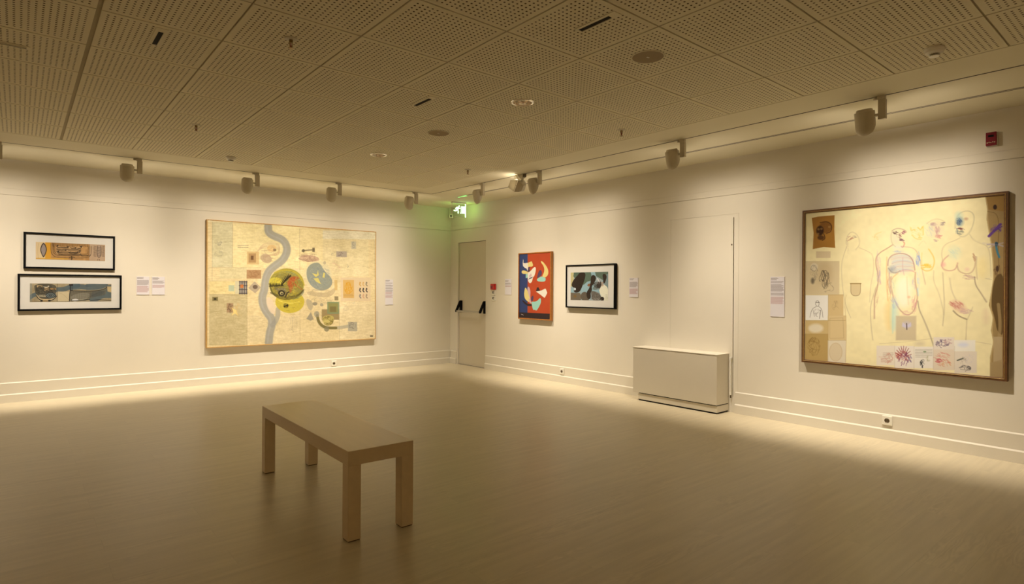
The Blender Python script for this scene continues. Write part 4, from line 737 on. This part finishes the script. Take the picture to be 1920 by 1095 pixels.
t0 = empty('fire_call_point', wloc('R', 1.281, 0, 1.332), RZ['R'], 'small red square fire call point on the wall beside the door', 'alarm')
bm = bmesh.new(); box(bm, -.050, .050, -.042, 0, 0, .094, bev=.004); obj('housing', bm, m_red, t0)
bm = bmesh.new(); box(bm, -.046, .006, -.0435, -.042, .018, .062); obj('press_window', bm, m_darkred, t0)
for z, lab in ((1.243, 'upper white switch plate with dark key symbol under the red call point'), (1.148, 'lower white switch plate with dark key symbol under the red call point')):
    t0 = empty('key_switch', wloc('R', 1.276, 0, z), RZ['R'], lab, 'switch', 'switch plates beside the door')
    bm = bmesh.new(); box(bm, -.048, .048, -.010, 0, 0, .082, bev=.003); obj('plate', bm, m_plast, t0)
    bm = bmesh.new(); box(bm, -.026, -.004, -.0108, -.010, .022, .064); box(bm, .002, .022, -.0108, -.010, .052, .060); box(bm, .004, .022, -.0108, -.010, .022, .028); box(bm, .010, .016, -.0108, -.010, .034, .046); obj('symbol', bm, m_black, t0)

t0 = empty('alarm_strobe', wloc('R', 7.764, 0, 2.512), RZ['R'], 'dark red fire alarm strobe high on the right wall above the nude painting', 'alarm')
bm = bmesh.new(); box(bm, -.036, .036, -.022, 0, -.002, .112, bev=.004); obj('base', bm, m_plast, t0)
bm = bmesh.new(); box(bm, -.0345, .0345, -.052, -.022, 0, .108, bev=.004); obj('red_lens', bm, m_darkred, t0)
bm = bmesh.new()
for k in range(5): bmesh.ops.create_icosphere(bm, subdivisions=2, radius=.0052, matrix=Matrix.Translation((-.023+.0115*k, -.052, .024+.003*(k % 2))))
obj('flash_tube', bm, m_chrome, t0, smooth=True)
bm = bmesh.new(); box(bm, -.018, .018, -.0535, -.052, .068, .084); obj('nameplate', bm, m_black, t0)

# ------------------------------------------------------------------ cabinet over the fan coil
t0 = empty('radiator_cabinet', wloc('R', 4.916, 0, 0), RZ['R'], 'low beige box cabinet standing against the right wall', 'cabinet')
w2 = .564
bm = bmesh.new(); box(bm, -w2, w2, -.250, -.004, .097, .636, bev=.002); obj('body', bm, m_cab, t0)
bm = bmesh.new(); box(bm, -w2-.004, w2+.002, -.254, -.002, .6362, .646, bev=.0015); obj('top_board', bm, m_cabtop, t0)
bm = bmesh.new(); box(bm, -w2+.072, w2-.004, -.238, -.004, .017, .086); obj('plinth', bm, m_cab, t0)
bm = bmesh.new(); box(bm, -w2+.080, w2-.012, -.232, -.006, 0, .0965); obj('shadow_gap_block', bm, m_dark, t0)  # black block stands in for the shade under body and plinth
t0 = empty('shutter_rod', wloc('R', 5.508, 0, .17), RZ['R'], 'thin white vertical rod on the wall just right of the cabinet', 'rod')
bm = bmesh.new(); box(bm, -.007, .007, -.030, -.016, .03, .43, bev=.002); obj('rod', bm, m_plast, t0)
bm = bmesh.new(); box(bm, -.010, .012, -.020, -.004, .415, .432); obj('bracket', bm, m_plast, t0)
bm = bmesh.new(); box(bm, -.010, .010, -.034, -.014, .02, .05, bev=.003); obj('bracket', bm, m_plast, t0)
bm = bmesh.new(); box(bm, .0, .008, -.028, -.014, -.01, .022); obj('end_clip', bm, m_hole, t0)

# ------------------------------------------------------------------ bench
def bench():
    Lb, Wb, Hb = 1.535, .386, .48
    t0 = empty('bench', (0, 0, 0), 0, 'low pale wooden parsons bench standing alone on the gallery floor', 'bench')
    bm = bmesh.new(); box(bm, -Wb/2, Wb/2, -Lb/2, Lb/2, Hb-.078, Hb, bev=.0025); obj('seat', bm, m_bench, t0)
    for sx in (-1, 1):
        for sy in (-1, 1):
            x0, x1 = sorted((sx*Wb/2, sx*(Wb/2-.072))); y0, y1 = sorted((sy*Lb/2, sy*(Lb/2-.075)))
            bm = bmesh.new(); box(bm, x0, x1, y0, y1, .006, Hb-.0775, bev=.0015); L_ = obj('leg', bm, m_bench, t0)
            bm = bmesh.new(); box(bm, x0+.004, x1-.004, y0+.004, y1-.004, 0, .007); obj('foot_pad', bm, m_hole, L_)['label'] = 'dark thin pad under the leg'
    return t0
b0 = bench(); b0.location = (-4.4815, -5.242, 0); b0.rotation_euler[2] = -math.radians(1.25)

# ------------------------------------------------------------------ lighting tracks
def track(name, a, b, w, label, two):
    a = Vector((*a, H)); b = Vector((*b, H)); d = (b-a); L_ = d.length; rz = math.atan2(d.y, d.x)
    t0 = empty(name, tuple(a), rz, label, 'lighting track')
    bm = bmesh.new(); box(bm, 0, L_, -w/2, w/2, -.0015, .0)
    obj('rail', bm, m_trackw if two else m_track, t0)
    if two:
        bm = bmesh.new()
        for s in (-1, 1): box(bm, 0, L_, s*w*.30-.0035, s*w*.30+.0035, -.0022, -.0014)
        obj('conductor_slot', bm, m_track, t0)
    return t0
TL = lambda x: -.985-.155*(x+7)/5.87
TR = lambda y: -1.13+.07*(-1.14-y)/7.06
track('lighting_track', (XW+1, TL(XW+1)), (-1.13, -1.14), .012, 'thin dark recessed lighting track running along the left wall', False)
track('lighting_track', (-1.13, -1.14), (TR(-11.5), -11.5), .014, 'thin dark recessed lighting track along the right wall, the one carrying the spotlights', False)
track('lighting_track', (-.664, -1.42), (-.455, -11.0), .046, 'empty double line ceiling track nearest the right wall', True)

def spot(side):
    t0 = empty('track_spotlight', (0, 0, 0), RZ[side], 'x', 'spotlight', 'track spotlights')
    bm = bmesh.new(); box(bm, -.030, .022, -.018, .018, -.028, 0, bev=.002); cyl(bm, (-.046, 0, -.004), (-.046, 0, -.024), .014, seg=16); obj('adapter', bm, m_lamp, t0)
    bm = bmesh.new(); box(bm, -.024, .028, -.016, .016, -.175, -.0285, bev=.003); obj('stem', bm, m_lamp, t0)
    bm = bmesh.new(); cyl(bm, (-.055, 0, -.135), (-.022, 0, -.135), .010, seg=14); obj('pivot', bm, m_lamp, t0, smooth=True)
    # drum: closed dome, scooped open on the wall side
    cx = -.118; R_ = .066
    tilt = Matrix.Translation((cx, 0, -.125)) @ Matrix.Rotation(math.radians(13), 4, 'X') @ Matrix.Translation((-cx, 0, .125))
    prof = [(.0665, -.097), (.0695, -.098), (.070, -.12), (.070, -.18), (.0695, -.212), (.066, -.235), (.057, -.256), (.041, -.271), (.022, -.279), (.004, -.282)]
    prof = [(r*R_/.07, z) for r, z in prof]
    bm = bmesh.new(); lathe(bm, prof, cx, 0, 40, caps=False)
    r = bmesh.ops.bisect_plane(bm, geom=bm.verts[:]+bm.edges[:]+bm.faces[:], plane_co=(cx, .050, -.13), plane_no=Vector((0, .86, -.52)).normalized(), clear_outer=True)
    bmesh.ops.solidify(bm, geom=bm.faces[:], thickness=.003)
    bmesh.ops.transform(bm, matrix=tilt, verts=bm.verts); hs = obj('housing', bm, m_lamp, t0, smooth=True)
    bm = bmesh.new(); lathe(bm, [(.056, -.108), (.056, -.084), (.052, -.078), (.045, -.075), (.004, -.075)], cx, 0, 36); bmesh.ops.transform(bm, matrix=tilt, verts=bm.verts); obj('top_cap', bm, m_lamp, hs, smooth=True)
    bm = bmesh.new(); lathe(bm, [(.0622, -.104), (.0622, -.100)], cx, 0, 36); bmesh.ops.transform(bm, matrix=tilt, verts=bm.verts); obj('vent_ring', bm, m_lampd, hs)
    bm = bmesh.new(); cyl(bm, (cx, .012, -.175), (cx, .016, -.178), .034, seg=24); bmesh.ops.transform(bm, matrix=tilt, verts=bm.verts); obj('lens', bm, m_lens, t0)
    washer_light('lamp_or_fill_light', t0, (cx, .078, -.165), SPOT_W)
    return t0
spots = [('L', -6.175, 'white track spotlight cut by the left edge of the photo', 1.0),
         ('L', -4.965, 'white track spotlight to the upper right of the two black framed prints', 1.0),
         ('L', -3.690, 'white track spotlight above the left end of the river painting', 1.0),
         ('L', -2.600, 'white track spotlight above the right half of the river painting', 1.0),
         ('L', -1.400, 'white track spotlight last on the left wall track before the corner', 1.0),
         ('R', 2.43, 'white track spotlight nearest the corner on the right wall track, beside the exit sign', 1.0),
         ('R', 3.575, 'white track spotlight just right of the barn door floodlight', 1.0),
         ('R', 5.600, 'white track spotlight hanging above the cabinet', 1.0),
         ('R', 7.315, 'biggest looking white track spotlight, above the nude figures painting', 1.0)]
proto = {}
for side, u, lab, k in spots:
    loc = (u, TL(u), H) if side == 'L' else (TR(-u), -u, H)
    if side == 'L' and 'L' not in proto: o = proto['L'] = spot('L'); o.location = loc
    else: o = copy_tree(proto['L'], loc, RZ[side])
    o['label'] = lab
    if u == 7.315:
        for ch in list(o.children):
            if ch.type == 'LIGHT': bpy.data.objects.remove(ch, do_unlink=True)
        washer_light('lamp_or_fill_light', o, (-.118, .078, -.165), SPOT_W*1.35, s0=.30, s1=.70)

# added unseen fill: washer lights without fixtures raise the ambient light in the room
for (x, y, rz) in [(-8.95, -2.2, math.pi/2), (-8.95, -4.4, math.pi/2), (-8.95, -6.6, math.pi/2), (-8.95, -8.8, math.pi/2), (-8.0, -11.5, math.pi), (-6.0, -11.5, math.pi), (-4.0, -11.5, math.pi), (-2.0, -11.5, math.pi)]:
    lo = washer_light('lamp_or_fill_light', None, (x, y, H-.165), FILL_W); lo.rotation_euler[2] = rz

# barn-door floodlight on the right track
def flood():
    y = -3.235; t0 = empty('barn_door_floodlight', (TR(y), y, H), RZ['R'], 'white floodlight with open barn door flaps clipped to the right wall track', 'floodlight')
    bm = bmesh.new(); box(bm, -.115, .050, -.022, .022, -.052, 0, bev=.003); obj('adapter', bm, m_lamp, t0)
    bm = bmesh.new(); box(bm, .052, .078, -.018, .018, -.042, -.004, bev=.002); obj('connector', bm, m_hole, t0)
    bm = bmesh.new(); box(bm, .006, .034, -.012, .012, -.13, -.05, bev=.003); obj('stem', bm, m_lamp, t0)
    # head looks to the left (-X), down and slightly into the room
    q = Matrix.Translation((-.015, -.01, -.150)) @ Matrix.Rotation(math.radians(30), 4, 'Y') @ Matrix.Rotation(math.radians(22), 4, 'Z')
    bm = bmesh.new()
    v = []
    for x, s in ((.062, .036), (.040, .058), (-.012, .078)): v.append([bm.verts.new((x, a*s, b*s)) for a, b in ((-1, -1), (1, -1), (1, 1), (-1, 1))])
    for a, b in zip(v, v[1:]):
        for i in range(4): j = (i+1) % 4; bm.faces.new((a[i], a[j], b[j], b[i]))
    bm.faces.new(v[0]); bmesh.ops.transform(bm, matrix=q, verts=bm.verts); hd = obj('head', bm, m_lamp, t0)
    bm = bmesh.new(); box(bm, -.013, -.009, -.070, .070, -.070, .070); bmesh.ops.transform(bm, matrix=q, verts=bm.verts); obj('glass', bm, mat('flood_glass_glow', (.9, .8, .6), .3, emit=(1, .84, .55), estr=2.2), hd)
    for a, b, nx, nz in (((-.078, .078), None, -1, 0), ((-.078, .078), None, 1, 0), (None, (-.078, .078), 0, -1), (None, (-.078, .078), 0, 1)):
        bm = bmesh.new(); h0, h1, w0, w1 = .080, .118, .074, .050
        if nx: p = [(-.018, nx*h0, -w0), (-.018, nx*h0, w0), (-.095, nx*h1, w1), (-.095, nx*h1, -w1)]
        else: p = [(-.018, -w0, nz*h0), (-.018, w0, nz*h0), (-.095, w1, nz*h1), (-.095, -w1, nz*h1)]
        f = bm.faces.new([bm.verts.new(k) for k in p]); bmesh.ops.solidify(bm, geom=[f], thickness=.003); bmesh.ops.transform(bm, matrix=q, verts=bm.verts); obj('barn_door', bm, m_lamp, t0)
    ld = bpy.data.lights.new('flood_light', 'AREA'); ld.energy = .7; ld.size = .12; ld.color = LIGHT; lo = bpy.data.objects.new('flood_light', ld); C.objects.link(lo); lo.parent = t0
    lo.matrix_local = q @ Matrix.Translation((-.022, 0, 0)) @ Matrix.Rotation(math.radians(90), 4, 'Y')
    return t0
flood()

# ------------------------------------------------------------------ ceiling fittings (at tile centres)
tc = lambda i, j: (GX+.6*i+.3, GY+.6*j+.3)
def downlight(i, j, label):
    x, y = tc(i, j); t0 = empty('recessed_downlight', (x, y, H), 0, label, 'downlight', 'unlit recessed downlights')
    bm = bmesh.new(); lathe(bm, [(.072, .006), (.074, -.004), (.080, -.008), (.088, -.006), (.092, .0005)], seg=48, caps=False); obj('trim_ring', bm, m_ring, t0, smooth=True)
    bm = bmesh.new(); lathe(bm, [(.0745, -.002), (.073, .014), (.064, .038), (.050, .060), (.004, .061)], seg=48, caps=False); obj('reflector', bm, m_refl, t0, smooth=True)
    bm = bmesh.new(); cyl(bm, (-.014, 0, .012), (-.014, 0, .060), .012, seg=14); cyl(bm, (.016, 0, .016), (.016, 0, .060), .012, seg=14); obj('bulb', bm, m_plast, t0, smooth=True)
    bm = bmesh.new(); lathe(bm, [(.055, .062), (.055, .088), (.004, .089)], seg=24, caps=False); obj('can', bm, m_lampd, t0)
downlight(1, 1, 'unlit round chrome recessed downlight, the larger looking nearer one')
downlight(1, 5, 'unlit round chrome recessed downlight, the smaller looking one towards the far corner')

def speaker(i, j, label):
    x, y = tc(i, j); t0 = empty('ceiling_speaker', (x, y, H), 0, label, 'speaker', 'round ceiling speakers')
    bm = bmesh.new(); lathe(bm, [(.104, .0005), (.104, -.003), (.098, -.005), (.096, -.0035)], seg=56, caps=False); obj('rim', bm, m_strip, t0, smooth=True)
    bm = bmesh.new(); lathe(bm, [(.0965, -.0008), (.0965, -.0040), (.06, -.0052), (.002, -.0058)], seg=56, caps=True); obj('grille', bm, m_grille, t0, smooth=True)
    bm = bmesh.new(); box(bm, -.011, .011, -.006, .006, -.0066, -.0055); obj('badge', bm, m_lamp, t0)
speaker(1, -1, 'flat round brown ceiling speaker, the nearer and larger looking one'); speaker(1, 3, 'flat round brown ceiling speaker between the two downlights, the farther one')

def sprinkler(i, j, label):
    x, y = tc(i, j); t0 = empty('sprinkler', (x, y, H), 0, label, 'sprinkler', 'ceiling sprinklers')
    bm = bmesh.new(); lathe(bm, [(.036, .0005), (.036, -.003), (.020, -.008), (.004, -.008)], seg=32, caps=False); obj('escutcheon', bm, m_lamp, t0, smooth=True)
    bm = bmesh.new(); cyl(bm, (0, 0, -.008), (0, 0, -.026), .011, seg=14)
    for s in (-1, 1): cyl(bm, (s*.010, 0, -.024), (s*.003, 0, -.056), .0024, seg=8)
    obj('frame_arms', bm, m_brass, t0)
    bm = bmesh.new(); cyl(bm, (0, 0, -.026), (0, 0, -.053), .0028, seg=10); obj('bulb', bm, m_darkred, t0)
    bm = bmesh.new(); cyl(bm, (0, 0, -.056), (0, 0, -.0585), .016, seg=20); obj('deflector', bm, m_brass, t0)
sprinkler(-2, 1, 'ceiling sprinkler nearest the camera, upper left, left of the linear slot'); sprinkler(-2, 5, 'ceiling sprinkler at left, in line above the river painting')
sprinkler(3, 1, 'ceiling sprinkler nearest the right wall tracks, above the red painting'); sprinkler(3, 5, 'farthest ceiling sprinkler, near the corner and exit sign')

def smoke(i, j, label):
    x, y = tc(i, j); t0 = empty('smoke_detector', (x, y, H), 0, label, 'smoke detector', 'ceiling smoke detectors')
    bm = bmesh.new(); lathe(bm, [(.052, .0005), (.054, -.010), (.050, -.016), (.046, -.018)], seg=40, caps=False); obj('base', bm, m_plast, t0, smooth=True)
    bm = bmesh.new(); lathe(bm, [(.049, -.016), (.047, -.026), (.036, -.034), (.028, -.035)], seg=40); obj('body', bm, m_plast, t0, smooth=True)
    bm = bmesh.new(); lathe(bm, [(.0235, -.034), (.0235, -.046)], seg=32); obj('chamber', bm, m_hole, t0)
    bm = bmesh.new()
    for k in range(16): a = 2*math.pi*k/16; cyl(bm, (.026*math.cos(a), .026*math.sin(a), -.034), (.026*math.cos(a), .026*math.sin(a), -.047), .0022, seg=6)
    lathe(bm, [(.028, -.046), (.026, -.050), (.004, -.051)], seg=32); obj('cage', bm, m_plast, t0, smooth=True)
smoke(3, -3, 'large looking white smoke detector on the ceiling at upper right'); smoke(-1, 7, 'small white smoke detector near the left wall track above the river painting')

def slot(x, y, rz, label):
    t0 = empty('ceiling_slot_fitting', (x, y, H), rz, label, 'ceiling fitting', 'small slotted ceiling plates')
    # local +Y points back from the tile centre; plate 55 x 290 mm with a black slot
    bm = bmesh.new(); box(bm, -.032, .032, -.03, .26, -.0035, .0005, bev=.0015); obj('plate', bm, m_strip, t0)
    bm = bmesh.new(); box(bm, -.012, .012, -.012, .205, -.0050, -.0030); obj('slot', bm, m_dark, t0)
    bm = bmesh.new(); box(bm, -.0150, -.0125, -.012, .205, -.010, -.0030); obj('lip', bm, m_strip, t0)
for i, j, l in ((0, -1, 'slotted ceiling plate nearest the camera, right of centre, with a long black slit'), (0, 2, 'slotted ceiling plate in the middle distance, left of the chrome downlight'), (-3, 2, 'slotted ceiling plate at upper left with a short black slit')):
    x, y = tc(i, j); slot(x, y, math.pi, l)
x, y = tc(-4, 3); slot(x, y, math.pi/2, 'slotted ceiling plate cut by the left edge of the photo')

# ------------------------------------------------------------------ exit sign, green ceiling strip and camera in the corner
t0 = empty('exit_sign', (-.335, -.73, H), 0, 'glowing green exit sign with running figure hanging from the ceiling by the corner', 'exit sign')
W2 = .140
bm = bmesh.new(); box(bm, -W2, W2, -.030, .030, -.022, 0, bev=.003); obj('ceiling_base', bm, m_plast, t0)
bm = bmesh.new(); box(bm, -W2+.004, W2-.006, -.003, .003, -.245, -.020); obj('panel', bm, m_acryl, t0)
bm = bmesh.new(); box(bm, W2-.006, W2+.006, -.006, .006, -.250, -.018); obj('lit_edge', bm, m_signedge, t0)
bm = bmesh.new(); box(bm, -W2, -W2+.005, -.005, .005, -.247, -.020); box(bm, -W2, W2-.006, -.004, .004, -.250, -.245); obj('edge_strip', bm, m_plast, t0)
bm = bmesh.new(); Y0, Y1 = -.0052, -.0031
def stroke(bm, pts, w):
    for (x0, z0), (x1, z1) in zip(pts, pts[1:]):
        d = Vector((x1-x0, z1-z0)).normalized(); n_ = Vector((-d.y, d.x))*w/2
        prism(bm, [(x0-n_.x, z0-n_.y), (x1-n_.x, z1-n_.y), (x1+n_.x, z1+n_.y), (x0+n_.x, z0+n_.y)], Y0, Y1)
# running figure heading left-to-right through a doorway
cyl(bm, (.006, Y0, -.068), (.006, Y1, -.068), .012, seg=18)
prism(bm, [(-.040, -.084), (.002, -.078), (.004, -.10), (-.018, -.140), (-.046, -.132)], Y0, Y1)
stroke(bm, [(-.036, -.090), (-.062, -.104), (-.066, -.126)], .014); stroke(bm, [(-.004, -.092), (.016, -.106), (.030, -.094)], .013)
stroke(bm, [(-.038, -.132), (-.058, -.150), (-.092, -.150), (-.104, -.142)], .019); stroke(bm, [(-.026, -.134), (-.010, -.156), (-.018, -.182), (-.006, -.186)], .019)
obj('running_figure', bm, m_sign, t0)
bm = bmesh.new(); prism(bm, [(.062, -.186), (.062, -.064), (.128, -.064), (.128, -.186)], Y0, Y1); stroke(bm, [(.046, -.190), (.046, -.066)], .010); stroke(bm, [(.030, -.182), (.046, -.182)], .014); obj('doorway_symbol', bm, m_sign, t0)
ld = bpy.data.lights.new('exit_sign_light', 'AREA'); ld.shape = 'RECTANGLE'; ld.size = .24; ld.size_y = .18; ld.energy = .5; ld.color = (.45, 1.0, .16)
lo = bpy.data.objects.new('exit_sign_light', ld); C.objects.link(lo); lo.parent = t0; lo.location = (0, .012, -.13); lo.rotation_euler = (math.radians(90), 0, 0)
ld2 = bpy.data.lights.new('exit_edge_light', 'POINT'); ld2.energy = .35; ld2.color = (.45, 1.0, .16); ld2.shadow_soft_size = .03
lo = bpy.data.objects.new('exit_edge_light', ld2); C.objects.link(lo); lo.parent = t0; lo.location = (W2+.045, 0, -.10)

t0 = empty('green_ceiling_strip', (-.655, -1.285, H), RZ['R'], 'tiny flush green glowing strip on the ceiling at the end of the empty track', 'emergency light')
bm = bmesh.new(); box(bm, -.125, .120, -.012, .012, -.004, .0, bev=.001); obj('base', bm, m_trackw, t0)
bm = bmesh.new(); box(bm, .020, .112, -.016, .016, -.0070, -.0035); box(bm, -.105, -.060, -.010, .010, -.0070, -.0035); box(bm, -.035, -.012, -.010, .010, -.0070, -.0035); obj('green_window', bm, m_green, t0)  # three glowing green blocks on the flat base

t0 = empty('security_camera', (-.062, -.105, H), math.radians(-38), 'small white box security camera hanging in the corner by the exit sign', 'camera')
bm = bmesh.new(); box(bm, -.030, -.020, .010, .020, -.16, 0); box(bm, -.036, -.014, .002, .028, -.006, 0); obj('drop_rod', bm, m_plast, t0)
bm = bmesh.new(); box(bm, -.034, .034, -.040, .035, -.190, -.124, bev=.003); obj('housing', bm, m_plast, t0)
bm = bmesh.new(); cyl(bm, (0, -.040, -.157), (0, -.047, -.157), .0165, seg=28); obj('lens', bm, m_black, t0, smooth=True)
